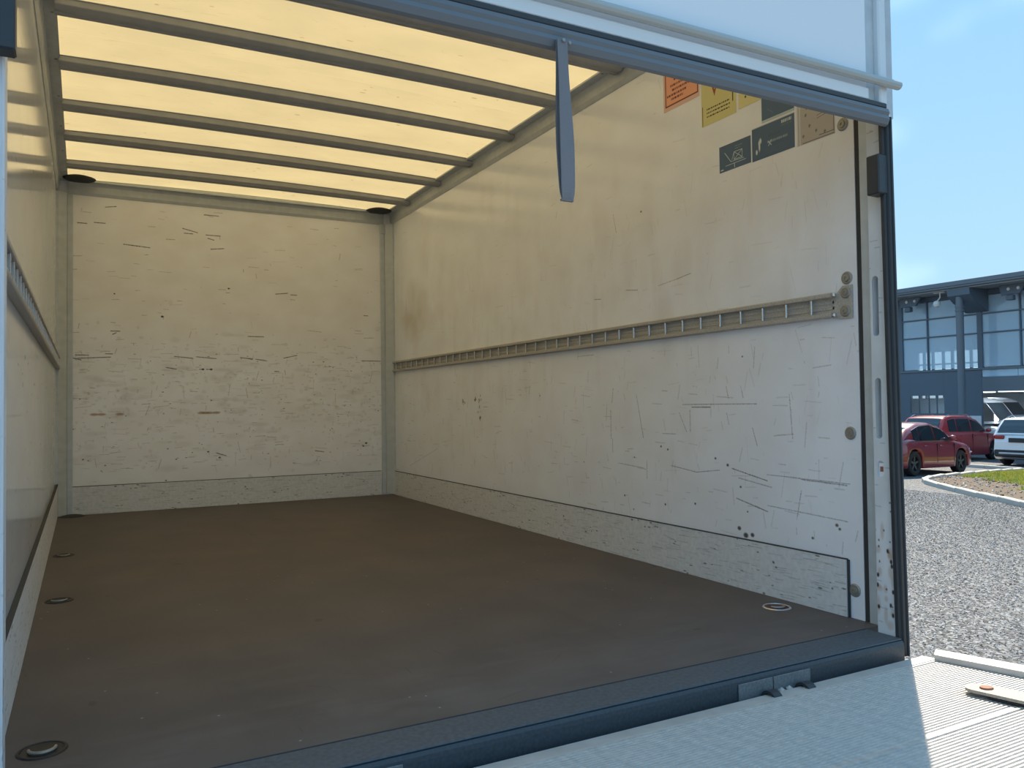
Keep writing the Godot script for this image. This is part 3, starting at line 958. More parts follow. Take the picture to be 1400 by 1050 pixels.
func lashing_rail(called: String, x: float, d: float, label: String):
	# d points into the room; the channel's lips stand off the wall and thin bars cross it
	var o := base(called, Vector3(x, 0, 0))
	tag(o, label, "lashing rail")
	var z0 := -3.868
	var z1 := -0.078 if d < 0 else -0.05
	var st := sst()
	var pr := []
	for p in [[0.0005, 0.872], [0.020, 0.872], [0.022, 0.875], [0.022, 0.884], [0.019, 0.886], [0.004, 0.886], [0.004, 0.895], [0.006, 0.897], [0.006, 0.905], [0.004, 0.907], [0.004, 0.912], [0.006, 0.914], [0.006, 0.922], [0.004, 0.924], [0.004, 0.931], [0.019, 0.931], [0.022, 0.933], [0.022, 0.942], [0.020, 0.945], [0.0005, 0.945]]:
		pr.append(Vector2(p[0] * d, p[1]))
	extr(st, pr, "z", z0, z1)
	obj("channel", st, M.rail, o)
	var n := 38
	var bar: Mesh = null
	for i in n:
		var z := -0.154 - 0.0985 * i
		if bar == null:
			var b := sst()
			box(b, Vector3(-0.0045, -0.0225, -0.0035), Vector3(0.0045, 0.0225, 0.0035), 0.0015)
			b.generate_normals()
			bar = b.commit()
		var r := obj("crossbar", bar, M.zinc, o)
		r.position = Vector3(0.0145 * d, 0.9085, z)
	if d < 0:
		st = sst()
		extr(st, [Vector2(-0.084, 0.872), Vector2(-0.062, 0.866), Vector2(-0.016, 0.866), Vector2(-0.016, 0.962), Vector2(-0.048, 0.962), Vector2(-0.084, 0.930)], "x", -0.0006, -0.006)
		var pl := obj("end_plate", st, M.rail, o)
		bolt(pl, Vector3(-0.006, 0.941, -0.037), Vector3.LEFT, 0.017)
		bolt(pl, Vector3(-0.006, 0.888, -0.039), Vector3.LEFT, 0.017)
		for y in [0.879, 0.938]:
			st = sst()
			box(st, Vector3(-0.021, y - 0.006, -0.0775), Vector3(-0.007, y + 0.006, -0.066), 0.003)
			obj("end_stop", st, M.zinc, o)

func sticker(called: String, label: String, z0: float, z1: float, y0: float, y1: float, im: Image, turn := 0.0):
	# nearer edge of the picture (its right) is towards the rear
	var o := MeshInstance3D.new()
	var hw := (z1 - z0) / 2.0
	var hh := (y1 - y0) / 2.0
	var st := panel(Vector3(0, hh, -hw), Vector3(0, -hh, -hw), Vector3(0, -hh, hw), Vector3(0, hh, hw), Vector3.LEFT, 0.0006)
	st.generate_normals()
	o.mesh = st.commit()
	var m := StandardMaterial3D.new()
	m.resource_name = called
	m.albedo_texture = tex(im)
	m.roughness = 0.4
	o.material_override = m
	o.name = numbered(called)
	add_child(o, true)
	o.position = Vector3(W - 0.0008, (y0 + y1) / 2.0, (z0 + z1) / 2.0)
	o.rotation.x = turn
	tag(o, label, "sticker")

func words(im: Image, x: float, y: float, w: float, h: float, c: Color, sd: int):
	# a line of print too small to read
	var r := RandomNumberGenerator.new()
	r.seed = sd
	var at := x
	while at < x + w:
		var k := r.randf_range(4, 14)
		rect(im, at, y, minf(at + k, x + w), y + h, c)
		at += k + 3

func stickers():
	var im := Image.create(200, 256, false, Image.FORMAT_RGB8)
	var red := Color(0.42, 0.12, 0.10)
	im.fill(Color(0.90, 0.42, 0.28))
	rect(im, 0, 0, 200, 256, Color(0.9, 0.74, 0.68))
	rect(im, 10, 6, 194, 240, red)
	rect(im, 15, 11, 189, 235, Color(0.95, 0.67, 0.54))
	for k in [[24, 60, 150], [24, 84, 110], [70, 100, 100], [60, 140, 90], [40, 160, 130], [50, 178, 100], [20, 196, 110], [44, 212, 70]]:
		words(im, k[0], k[1], k[2], 8, Color(0.45, 0.2, 0.2), int(k[1]))
	sticker("notice_sticker", "orange notice sticker with dark red border and lines of print", -0.848, -0.648, 1.733, 1.985, im)
	var ink := Color(0.25, 0.22, 0.14)
	im = Image.create(192, 288, false, Image.FORMAT_RGB8)
	im.fill(Color(0.86, 0.83, 0.58))
	for y in range(60, 190):     # the tip of a warning triangle
		var half := (190 - y) * 0.36
		rect(im, 76 - half, y, 76 + half, y + 1, Color(0.6, 0.22, 0.18))
		if half > 9:
			rect(im, 76 - half + 8, y, 76 + half - 8, y + 1, Color(0.82, 0.80, 0.78))
	words(im, 62, 80, 34, 5, ink, 3)
	words(im, 66, 94, 22, 5, ink, 4)
	for k in [[30, 226], [30, 240], [30, 254]]:
		words(im, k[0], k[1], 130, 5, ink, int(k[1]))
	rect(im, 4, 212, 8, 286, Color(0.42, 0.40, 0.24))
	rect(im, 172, 196, 177, 240, ink)
	sticker("warning_sticker", "yellow warning sticker with a red bordered triangle and worn edge", -0.638, -0.466, 1.612, 1.885, im)
	im = Image.create(160, 240, false, Image.FORMAT_RGB8)
	im.fill(Color(0.88, 0.85, 0.62))
	rect(im, 30, 168, 37, 198, ink)
	rect(im, 30, 204, 37, 211, ink)
	for y in [160, 174, 188, 200]:
		words(im, 56, y, 90, 6, Color(0.42, 0.38, 0.2), y)
	sticker("warning_sticker", "yellow sticker with an exclamation mark, beside the navy stickers", -0.455, -0.30, 1.618, 1.86, im)
	var navy := Color(0.29, 0.40, 0.52)
	var pale := Color(0.74, 0.80, 0.83)
	im = Image.create(256, 160, false, Image.FORMAT_RGB8)
	im.fill(navy)
	line(im, 46, 46, 96, 112, 3, pale, 1.0, 0.0)
	line(im, 52, 128, 214, 126, 2.5, pale, 1.0, 0.0)
	line(im, 124, 128, 126, 152, 4, pale, 1.0, 0.0)
	line(im, 96, 112, 200, 114, 2.5, pale, 1.0, 0.0)
	for k in [[122, 60, 188, 60], [122, 106, 188, 106], [122, 60, 122, 106], [188, 60, 188, 106], [122, 60, 188, 106], [188, 60, 122, 106], [104, 104, 120, 66]]:
		line(im, k[0], k[1], k[2], k[3], 2.5, pale, 1.0, 0.0)
	words(im, 130, 26, 60, 5, Color(0.5, 0.58, 0.62), 3)
	words(im, 130, 40, 44, 5, Color(0.5, 0.58, 0.62), 5)
	rect(im, 10, 142, 34, 150, pale)
	sticker("loading_sticker", "small navy sticker with a crossed box pictogram, lowest on the wall", -0.552, -0.403, 1.424, 1.515, im)
	im = Image.create(320, 200, false, Image.FORMAT_RGB8)
	im.fill(navy)
	for k in [[36, 150, 10, 20], [58, 120, 9, 40], [66, 90, 12, 22], [56, 100, 8, 20]]:
		dab(im, k[0], k[1], k[2], k[3], Color(0.85, 0.88, 0.88), 1.0)
	for k in [[226, 16, 26], [226, 40, 20]]:
		words(im, k[0], k[1], 76, k[2] - 8, pale if k[1] < 30 else Color(0.38, 0.46, 0.52), int(k[1]) + 2)
	words(im, 130, 70, 90, 18, Color(0.30, 0.38, 0.44), 8)
	words(im, 120, 106, 150, 14, Color(0.56, 0.63, 0.68), 9)
	line(im, 128, 110, 150, 136, 4, pale, 0.8, 0.0)
	line(im, 150, 106, 128, 136, 4, pale, 0.8, 0.0)
	for y in [150, 162, 174]:
		words(im, 100, y, 180, 4, Color(0.36, 0.44, 0.5), y)
	rect(im, 0, 0, 320, 4, pale)
	sticker("loading_sticker", "large navy sticker with white hand pictogram and lines of print", -0.397, -0.217, 1.421, 1.531, im)
	im = Image.create(200, 200, false, Image.FORMAT_RGB8)
	im.fill(Color(0.30, 0.42, 0.54))
	line(im, 40, 150, 70, 170, 4, Color(0.4, 0.5, 0.55), 0.7, 0.0)
	rect(im, 0, 190, 200, 200, pale)
	sticker("loading_sticker", "plain navy sticker directly above the large navy one", -0.352, -0.217, 1.537, 1.69, im)
	im = Image.create(200, 230, false, Image.FORMAT_RGB8)
	im.fill(Color(0.74, 0.72, 0.70))
	rect(im, 0, 0, 6, 230, Color(0.84, 0.84, 0.86))
	rect(im, 14, 0, 20, 230, Color(0.84, 0.84, 0.86))
	rect(im, 194, 0, 197, 218, Color(0.45, 0.32, 0.34))
	rect(im, 30, 224, 198, 227, Color(0.42, 0.40, 0.42))
	rect(im, 120, 212, 196, 215, Color(0.42, 0.40, 0.42))
	for k in [[56, 80], [50, 110], [120, 90], [70, 160], [36, 196], [105, 190], [150, 206]]:
		dab(im, k[0], k[1], 7, 9, Color(0.42, 0.40, 0.38), 0.8)
		dab(im, k[0] + 3, k[1] + 4, 3, 3, Color(0.75, 0.74, 0.72), 0.8)
	for y in [122, 134]:
		line(im, 110, y + 6, 180, y - 4, 2, Color(0.45, 0.42, 0.44), 0.7, 0.2)
	sticker("plan_sticker", "pale plan sticker with small symbols next to the top wall bolt", -0.208, -0.066, 1.418, 1.585, im)

# ================================================================ yard
func gy(x: float, z: float) -> float:
	return -0.02764 * x - 0.00343 * z - 0.9431

func on_ground(x: float, z: float) -> Vector3:
	return Vector3(x, gy(x, z), z)

func yard():
	var st := sst()
	face(st, [on_ground(-60, 60), on_ground(90, 60), on_ground(90, -90), on_ground(-60, -90)], Vector3.UP)
	struct(obj("ground", st, M.gravel), "dark grey stone chip surface of the yard", "ground")
	# loose chippings nearest the truck
	var cm := sst()
	var p := [Vector3(1, 0, 0), Vector3(0.2, 0.1, 0.9), Vector3(-0.9, 0, 0.3), Vector3(-0.3, -0.1, -0.9), Vector3(0.1, 0.62, 0.1), Vector3(0, -0.3, 0)]
	for i in 4:
		face(cm, [p[i], p[(i + 1) % 4], p[4]], p[i] + p[(i + 1) % 4] + p[4])
	cm.generate_normals()
	var mm := MultiMesh.new()
	mm.transform_format = MultiMesh.TRANSFORM_3D
	mm.use_colors = true
	mm.mesh = cm.commit()
	mm.instance_count = 52000
	var r := RandomNumberGenerator.new()
	r.seed = 77
	for i in mm.instance_count:
		var x := sqrt(r.randf_range(12.0, 260.0))
		var z := 1.55 - (x - 0.14) * r.randf_range(0.44, 0.80)
		var s := r.randf_range(0.006, 0.0135) * (0.75 + x / 22.0)
		var bs := Basis.from_euler(Vector3(r.randf_range(-0.5, 0.5), r.randf() * TAU, r.randf_range(-0.5, 0.5))).scaled(Vector3(s, s * r.randf_range(0.7, 1.1), s * r.randf_range(0.7, 1.0)))
		mm.set_instance_transform(i, Transform3D(bs, on_ground(x, z)))
		var g := r.randf_range(0.03, 0.26) if r.randf() < 0.75 else r.randf_range(0.26, 0.62)
		mm.set_instance_color(i, Color(g, g * 1.005, g * 1.03))
	var ch := MultiMeshInstance3D.new()
	ch.name = "stone_chippings"
	ch.multimesh = mm
	ch.material_override = M.chip
	add_child(ch)
	ch.set_meta("kind", "stuff")
	tag(ch, "loose grey stone chippings scattered over the yard surface", "gravel")
	# planting island with its kerb
	var path := [Vector2(11.6, -1.6), Vector2(13.4, -4.35), Vector2(15.12, -6.9), Vector2(15.62, -7.59), Vector2(16.04, -8.27), Vector2(16.67, -9.13), Vector2(17.3, -9.95), Vector2(17.95, -10.72), Vector2(18.55, -11.2), Vector2(19.3, -11.55), Vector2(20.2, -11.82), Vector2(22.1, -12.2), Vector2(23.9, -12.5), Vector2(25.2, -12.62), Vector2(26.4, -12.55), Vector2(27.4, -12.0)]
	var kb := base("kerb")
	tag(kb, "pale concrete kerb curving to a rounded nose around the grass island", "kerb")
	kerb_run(kb, path, 0.78)
	var k2 := base("kerb")
	tag(k2, "straight concrete kerb behind the island, in front of the white car", "kerb")
	kerb_run(k2, [Vector2(25.9, -17.6), Vector2(25.62, -15.2), Vector2(25.5, -13.9), Vector2(25.42, -12.75)], 0.9)
	# soil, stones and grass inside it
	var poly := PackedVector2Array(path)
	poly.append_array([Vector2(27.4, -3.0), Vector2(20.0, -1.6)])
	var tri := Geometry2D.triangulate_polygon(poly)
	st = sst()
	for i in range(0, tri.size(), 3):
		var q := []
		for k in 3:
			q.append(on_ground(poly[tri[i + k]].x, poly[tri[i + k]].y) + Vector3.UP * 0.045)
		face(st, q, Vector3.UP)
	struct(obj("planting_bed", st, M.soil), "bare stony soil inside the kerbed island", "soil")
	var blade := sst()
	for a in 3:
		var d := Vector3(cos(a * 2.1), 0, sin(a * 2.1))
		face(blade, [d * 0.02 - d.cross(Vector3.UP) * 0.012, d * 0.02 + d.cross(Vector3.UP) * 0.012, d * 0.05 + Vector3.UP * 0.07], d)
	blade.generate_normals()
	var gm := MultiMesh.new()
	gm.transform_format = MultiMesh.TRANSFORM_3D
	gm.use_colors = true
	gm.mesh = blade.commit()
	var at := []
	while at.size() < 26000:
		var v := Vector2(r.randf_range(15.5, 27.2), r.randf_range(-12.4, -2.0))
		if not Geometry2D.is_point_in_polygon(v, poly):
			continue
		var edge := 99.0
		for i in path.size() - 1:
			edge = minf(edge, v.distance_to(Geometry2D.get_closest_point_to_segment(v, path[i], path[i + 1])))
		var nose := v.distance_to(Vector2(17.9, -10.6))
		var far_side: bool = v.y < -11.2 and v.x > 20.5
		if edge < (0.35 if far_side else 1.25) * r.randf_range(0.75, 1.3) or nose < 2.3 * r.randf_range(0.8, 1.3):
			continue
		at.append(v)
	gm.instance_count = at.size()
	for i in at.size():
		var s := r.randf_range(0.8, 1.9)
		gm.set_instance_transform(i, Transform3D(Basis(Vector3.UP, r.randf() * TAU).scaled(Vector3(s, s * 0.8, s)), on_ground(at[i].x, at[i].y) + Vector3.UP * 0.045))
		var g := r.randf_range(0.75, 1.25)
		gm.set_instance_color(i, Color(g * r.randf_range(0.85, 1.5), g, g * 0.9))
	var gi := MultiMeshInstance3D.new()
	gi.name = "grass"
	gi.multimesh = gm
	gi.material_override = M.grass
	add_child(gi)
	gi.set_meta("kind", "stuff")
	tag(gi, "sunlit yellow green grass growing inside the kerbed island", "grass")
	var sm := MultiMesh.new()
	sm.transform_format = MultiMesh.TRANSFORM_3D
	sm.use_colors = true
	sm.mesh = mm.mesh
	var sp := []
	while sp.size() < 900:
		var v := Vector2(r.randf_range(13.0, 24.0), r.randf_range(-12.3, -3.0))
		if Geometry2D.is_point_in_polygon(v, poly):
			var edge := 99.0
			for i in path.size() - 1:
				edge = minf(edge, v.distance_to(Geometry2D.get_closest_point_to_segment(v, path[i], path[i + 1])))
			if edge < 2.0 and edge > 0.15:
				sp.append(v)
	sm.instance_count = sp.size()
	for i in sp.size():
		var s := r.randf_range(0.015, 0.055)
		sm.set_instance_transform(i, Transform3D(Basis.from_euler(Vector3(r.randf(), r.randf() * TAU, r.randf())).scaled(Vector3(s, s, s * 0.8)), on_ground(sp[i].x, sp[i].y) + Vector3.UP * 0.05))
		var g := r.randf_range(0.25, 0.6)
		sm.set_instance_color(i, Color(g, g * 0.9, g * 0.8))
	var si := MultiMeshInstance3D.new()
	si.name = "island_stones"
	si.multimesh = sm
	si.material_override = M.chip
	add_child(si)
	si.set_meta("kind", "stuff")
	tag(si, "rubble and small stones on the soil at the island's nose", "stones")

func kerb_run(parent, path: Array, step: float):
	for i in path.size() - 1:
		var a: Vector2 = path[i]
		var b: Vector2 = path[i + 1]
		var n := maxi(1, int(round(a.distance_to(b) / step)))
		for k in n:
			var p := a.lerp(b, float(k) / n)
			var q := a.lerp(b, float(k + 1) / n)
			var len := p.distance_to(q)
			var o := obj("kerb_stone", bx(Vector3(-0.07, -0.12, -len / 2.0 + 0.004), Vector3(0.07, 0.105, len / 2.0 - 0.004), 0.014), M.concrete, parent)
			var m := (p + q) / 2.0
			o.position = on_ground(m.x, m.y)
			o.rotation.y = atan2(q.x - p.x, q.y - p.y)

# ================================================================ the dealership building
func building():
	var X := 36.0
	var g := -2.0
	var za := -44.0
	var zb := -2.0
	var z0 := -24.47
	var t := base("dealership_building", Vector3(X, 0, z0))
	tag(t, "dark two storey showroom building with wide glazing and an overhanging flat roof", "building")
	var B := func(n: String, lo: Vector3, hi: Vector3, m, c := 0.01, par = null):
		return obj(n, bx(lo, hi, c), m, t if par == null else par)
	# local: x into the building from the facade, z along it
	var a := za - z0
	var b := zb - z0
	var roof = B.call("roof_slab", Vector3(-1.52, 5.60, a - 1.5), Vector3(13.5, 5.86, b + 1.5), M.fascia, 0.02)
	B.call("fascia_edge", Vector3(-1.56, 5.70, a - 1.54), Vector3(-1.521, 5.90, b + 1.54), M.fascia, 0.01, roof)
	B.call("soffit", Vector3(-1.40, 5.54, a), Vector3(-0.01, 5.598, b), M.soffit)
	B.call("glazing_beam", Vector3(-0.06, 5.31, a), Vector3(0.2, 5.539, b), M.facade)
	B.call("first_floor_slab", Vector3(0.08, 1.55, a), Vector3(12.0, 1.95, b), M.inside)
	B.call("upper_ceiling", Vector3(0.21, 5.4, a), Vector3(12.0, 5.598, b), M.inside)
	B.call("floor_slab", Vector3(0.08, g - 0.3, a), Vector3(12.0, -1.86, b), M.inside)
	B.call("end_wall", Vector3(0.0, g, a - 0.25), Vector3(12.2, 5.6, a), M.facade)
	B.call("end_wall", Vector3(0.0, g, b), Vector3(12.2, 5.6, b + 0.25), M.facade)
	# rear wall with its own window band on both floors
	B.call("rear_wall", Vector3(12.0, 3.62, a), Vector3(12.2, 5.6, b), M.inside)
	B.call("rear_wall", Vector3(12.0, 0.9, a), Vector3(12.2, 2.28, b), M.inside)
	B.call("rear_wall", Vector3(12.0, 2.281, -3.2), Vector3(12.2, 3.619, b), M.inside)
	B.call("rear_wall", Vector3(12.0, 2.281, a), Vector3(12.2, 3.619, -7.4), M.inside)
	B.call("rear_wall", Vector3(12.0, g, a), Vector3(12.2, 0.899, -8.5), M.inside)
	B.call("rear_wall", Vector3(12.0, g, -5.2), Vector3(12.2, 0.899, 2.2), M.inside)
	B.call("rear_wall", Vector3(12.0, g, 14.0), Vector3(12.2, 0.899, b), M.inside)
	for z in [-7.0, -6.4, -5.7, -5.1, -4.5, -3.9]:
		B.call("rear_mullion", Vector3(12.02, 2.281, z - 0.06), Vector3(12.18, 3.619, z + 0.06), M.facade, 0.0)
	B.call("rear_rail", Vector3(12.0, 2.80, -7.4), Vector3(12.19, 2.88, -3.2), M.facade, 0.0)
	for z in [-8.0, -7.3, -6.9, -6.2, -5.7]:
		B.call("rear_mullion", Vector3(12.02, g, z - 0.05), Vector3(12.18, 0.899, z + 0.05), M.facade, 0.0)
	# facade frame and panes
	var zs := [0.1, 1.53, 2.8, 4.08, 5.87, 7.4, 8.9, 10.4, 11.9, 13.4]
	var i := 0
	var z := 0.1 - 1.46 * 10
	while z < 0.05:
		zs.append(z)
		z += 1.46
	zs.sort()
	var ys := [2.03, 3.60, 4.47, 5.31]
	for k in zs.size():
		var zz: float = zs[k]
		var w := 0.11 if absf(zz - 4.08) < 0.01 or absf(zz - 0.1) < 0.01 else 0.03
		if absf(zz - 2.8) < 0.01:
			continue
		B.call("mullion", Vector3(-0.05, 2.03, zz - w), Vector3(0.12, 5.31, zz + w), M.facade, 0.005)
	for y in [3.60, 4.47]:
		B.call("transom", Vector3(-0.045, y - 0.03, a), Vector3(0.11, y + 0.03, b), M.facade, 0.005)
	B.call("sill_band", Vector3(-0.08, 1.93, a), Vector3(0.07, 2.029, b), M.fascia, 0.005)
	var lines := []
	for zz in zs:
		if absf(zz - 2.8) > 0.01:
			lines.append(zz)
	for k in lines.size() - 1:
		for j in 3:
			var st := sst()
			box(st, Vector3(0.03, ys[j] + 0.031, lines[k] + 0.032), Vector3(0.04, ys[j + 1] - 0.031, lines[k + 1] - 0.032), 0.0)
			obj("window_pane", st, M.pane, t)
	# ground floor: dark cladding, a window through it and the open bay beside it
	for q in [[a, 0.55, g, 1.929], [0.5501, 2.3, 0.80, 1.929], [0.5501, 2.3, g, -0.05], [2.3001, 4.12, g, 1.929], [10.5, b, g, 1.929]]:
		B.call("cladding_panel", Vector3(-0.03, q[2], q[0]), Vector3(0.06, q[3], q[1]), M.facade, 0.004)
	var wp := sst()
	box(wp, Vector3(0.0, -0.049, 0.551), Vector3(0.01, 0.799, 2.299), 0.0)
	obj("window_pane", wp, M.clear_pane, t)
	for q in [[0.98, 1.02], [1.5, 1.54], [1.9, 1.94]]:
		B.call("window_bar", Vector3(-0.02, -0.05, q[0]), Vector3(0.03, 0.8, q[1]), M.facade, 0.0)
	B.call("bay_lintel", Vector3(-0.02, 0.95, 4.1201), Vector3(0.06, 1.60, 10.499), M.fascia, 0.004)
	for k in 4:
		var st := sst()
		box(st, Vector3(0.0, 1.62, 4.14 + k * 1.59), Vector3(0.01, 1.925, 5.70 + k * 1.59), 0.0)
		obj("window_pane", st, M.pane, t)
	# columns in front
	for k in [3.92, 11.9, -4.1, -12.1]:
		var cz: float = k
		var st := sst()
		lathe(st, [Vector2(0, g), Vector2(0.16, g), Vector2(0.16, 4.55), Vector2(0.19, 4.55), Vector2(0.19, 4.62), Vector2(0.16, 4.62), Vector2(0.16, 4.72), Vector2(0.19, 4.72), Vector2(0.19, 4.79), Vector2(0.15, 4.79), Vector2(0.15, 5.2), Vector2(0, 5.2)], Vector3(-1.2, 0, cz), Vector3.UP, 20)
		var col := obj("column", st, M.fascia, t)
		st = sst()
		extr(st, [Vector2(-1.45, 5.539), Vector2(-1.42, 5.25), Vector2(-1.0, 4.95), Vector2(-0.07, 4.55), Vector2(-0.07, 5.539)], "z", cz - 0.42, cz + 0.62)
		obj("roof_bracket", st, M.facade, col)
	# cameras and a lamp hung under the roof
	for q in [[0.75, 5.15], [5.6, 5.15]]:
		var st := sst()
		extr(st, [Vector2(-0.5, q[1] + 0.38), Vector2(0.62, q[1] + 0.38), Vector2(0.36, q[1] - 0.02), Vector2(-0.42, q[1] - 0.05)], "x", -0.62, -0.5)
		var dev := obj("floodlight_bracket", st, M.facade, t)
		dev.position.z = q[0] + 0.25
		for dz in [-0.1, 0.32]:
			var hs := sst()
			lathe(hs, [Vector2(0.0, 0.0), Vector2(0.075, 0.0), Vector2(0.06, 0.03), Vector2(0, 0.03)], Vector3(-0.622, q[1] + 0.2, dz), Vector3.LEFT, 12)
			obj("spot_lens", hs, M.lamp_white, dev)
		obj("floodlight_head", bx(Vector3(-0.75, q[1] - 0.30, -0.15), Vector3(-0.5, q[1] - 0.06, 0.15), 0.03), M.facade, dev)
	var ls := sst()
	lathe(ls, [Vector2(0, -0.16), Vector2(0.12, -0.12), Vector2(0.17, 0.0), Vector2(0.12, 0.12), Vector2(0, 0.16)], Vector3(-1.1, 5.02, 2.78), Vector3.UP, 16)
	var gl := obj("globe_camera", ls, M.lamp_white, t)
	ls = sst()
	tube(ls, [Vector3(-1.1, 5.14, 2.80), Vector3(-1.1, 5.3, 2.94), Vector3(-1.1, 5.54, 2.94)], 0.03, 8)
	obj("arm", ls, M.lamp_white, gl)
	B.call("lamp_plate", Vector3(-1.2, 5.50, 2.66), Vector3(-1.0, 5.539, 3.2), M.lamp_white, 0.005, gl)
	# strip lamps under the bay's ceiling
	for q in [[3.4, 3.6], [5.6, 0.6]]:
		B.call("ceiling_lamp", Vector3(q[0] - 0.15, 0.93, q[1] - 0.7), Vector3(q[0] + 0.15, 0.99, q[1] + 0.7), M.lamp_glow, 0.0)
		var al := AreaLight3D.new()
		al.name = "strip_light"
		al.area_size = Vector2(0.3, 1.4)
		al.light_energy = 3.0
		al.light_color = Color(0.92, 0.97, 1.0)
		al.shadow_enabled = true
		t.add_child(al, true)
		al.position = Vector3(q[0], 0.92, q[1])
		al.rotation.x = -PI / 2
	# something white leaning by the ground floor wall
	B.call("notice_board", Vector3(-0.12, -0.95, 3.45), Vector3(-0.05, -0.15, 4.09), M.car_white, 0.01)

# ================================================================ vehicles
func curve(pts: Array, x: float) -> float:
	if x <= pts[0].x:
		return pts[0].y
	for i in pts.size() - 1:
		if x <= pts[i + 1].x:
			var p: Vector2 = pts[i]
			var q: Vector2 = pts[i + 1]
			var t := (x - p.x) / (q.x - p.x)
			t = lerpf(t, t * t * (3.0 - 2.0 * t), 0.35)
			return lerpf(p.y, q.y, t)
	return pts[-1].y

func vehicle(called: String, at: Vector3, yaw: float, d: Dictionary) -> Node3D:
	# x forward, z to the right-hand side, origin on the ground between the axles
	var t := base(called, at)
	t.rotation = Vector3(0, yaw, -0.0276)
	var paint = d.paint
	var xr: float = d.rear
	var xf: float = d.front
	var wb: float = d.wb / 2.0
	var wr: float = d.wheel
	var hw: float = d.width / 2.0
	var top: Array = d.top
	var roof: Array = d.roof
	var belt: float = d.belt
	var n := int((xf - xr) / 0.045)
	var rings := []
	var cen := []
	for i in n + 1:
		var x := lerpf(xr, xf, float(i) / n)
		var e := minf(x - xr, xf - x)
		var w := hw * (1.0 - 0.16 * pow(1.0 - clampf(e / 0.55, 0.0, 1.0), 2.2))
		var yt := curve(top, x)
		var yb := 0.20 + 0.12 * pow(1.0 - clampf(e / 0.5, 0.0, 1.0), 2.0)
		var ar := 0.0
		for s in [-wb, wb]:
			var dx: float = absf(x - s)
			if dx < wr + 0.06:
				ar = wr + sqrt((wr + 0.06) * (wr + 0.06) - dx * dx)
		var ye := maxf(yb, ar)
		var y3 := maxf(lerpf(yb, yt, 0.42), ye + 0.03)
		var y4 := maxf(lerpf(yb, yt, 0.72), y3 + 0.02)
		var half := [Vector2(0, yb), Vector2(w * 0.72, yb), Vector2(w * 0.72, maxf(yb, ye - 0.01)), Vector2(w * 0.965, ye), Vector2(w * 0.99, ye + 0.02), Vector2(w, y3), Vector2(w * 0.985, y4), Vector2(w * 0.965, maxf(yt - 0.05, y4 + 0.01)), Vector2(w * 0.90, maxf(yt, y4 + 0.02)), Vector2(0, maxf(yt, y4 + 0.02) + 0.03)]
		var ring := []
		for p in half:
			ring.append(Vector3(x, p.y, p.x))
		for k in range(half.size() - 2, 0, -1):
			ring.append(Vector3(x, half[k].y, -half[k].x))
		rings.append(ring)
		cen.append(Vector3(x, lerpf(yb, yt, 0.55), 0))
	var st := sst(true)
	loft(st, rings, cen)
	st.set_smooth_group(-1)
	for e in [[0, -1.0], [n, 1.0]]:
		var rg: Array = rings[e[0]]
		for k in rg.size():
			face(st, [cen[e[0]], rg[k], rg[(k + 1) % rg.size()]], Vector3(e[1], 0, 0))
	obj("body", st, paint, t)
	# cabin
	var ra: float = roof[0].x
	var rb: float = roof[-1].x
	var ymax := 0.0
	for p in roof:
		ymax = maxf(ymax, p.y)
	var side := func(x: float, y: float) -> float:
		return hw * (0.945 - d.tumble * clampf((y - belt) / (ymax - belt), 0.0, 1.0)) * (1.0 - 0.05 * pow(clampf(absf(x - (ra + rb) / 2.0) / ((rb - ra) / 2.0), 0.0, 1.0), 3.0))
	rings = []
	cen = []
	var m := 48
	for i in m + 1:
		var x := lerpf(ra, rb, float(i) / m)
		var y := maxf(curve(roof, x), belt - 0.02)
		var ring := []
		var ym := lerpf(belt - 0.05, y - 0.055, 0.5)
		var half := [Vector2(side.call(x, belt - 0.05), belt - 0.05), Vector2(side.call(x, ym), ym), Vector2(side.call(x, y - 0.06), y - 0.06), Vector2(side.call(x, y) * 0.97, y - 0.022), Vector2(side.call(x, y) * 0.88, y - 0.002), Vector2(side.call(x, y) * 0.45, y + 0.014)]
		for p in half:
			ring.append(Vector3(x, maxf(p.y, belt - 0.06), p.x))
		for k in range(half.size() - 1, -1, -1):
			ring.append(Vector3(x, maxf(half[k].y, belt - 0.06), -half[k].x))
		rings.append(ring)
		cen.append(Vector3(x, belt - 0.1, 0))
	st = sst(true)
	loft(st, rings, cen, false)
	obj("cabin", st, paint, t)
	# side windows
	for s in [-1.0, 1.0]:
		for q in d.windows:
			st = sst(true)
			for i in 12:
				var c := []
				for k in [[i, 0], [i + 1, 0], [i + 1, 1], [i, 1]]:
					var x := lerpf(q[0], q[1], k[0] / 12.0)
					var y1: float = maxf(curve(roof, x) - d.get("pillar", 0.10), belt + 0.035)
					var y := (belt + 0.03) if k[1] == 0 else y1
					c.append(Vector3(x, y, s * (side.call(x, y) + 0.007)))
				face(st, c, Vector3(0, 0.2, s))
			obj("side_window", st, M.car_glass, t)
		if d.has("trim"):
			st = sst()
			var tp := []
			for i in 15:
				var x := lerpf(d.windows[0][0], d.windows[-1][1], i / 14.0)
				tp.append(Vector3(x, belt + 0.016, s * (side.call(x, belt + 0.016) + 0.008)))
			tube(st, tp, 0.013, 6)
			obj("window_trim", st, M.chrome, t)
			st = sst()
			tp = []
			for i in 15:
				var x := lerpf(d.windows[0][0], d.windows[-1][1], i / 14.0)
				var y := maxf(curve(roof, x) - d.get("pillar", 0.10) + 0.012, belt + 0.03)
				tp.append(Vector3(x, y, s * (side.call(x, y) + 0.006)))
			tube(st, tp, 0.010, 6)
			obj("window_trim", st, M.chrome, t)
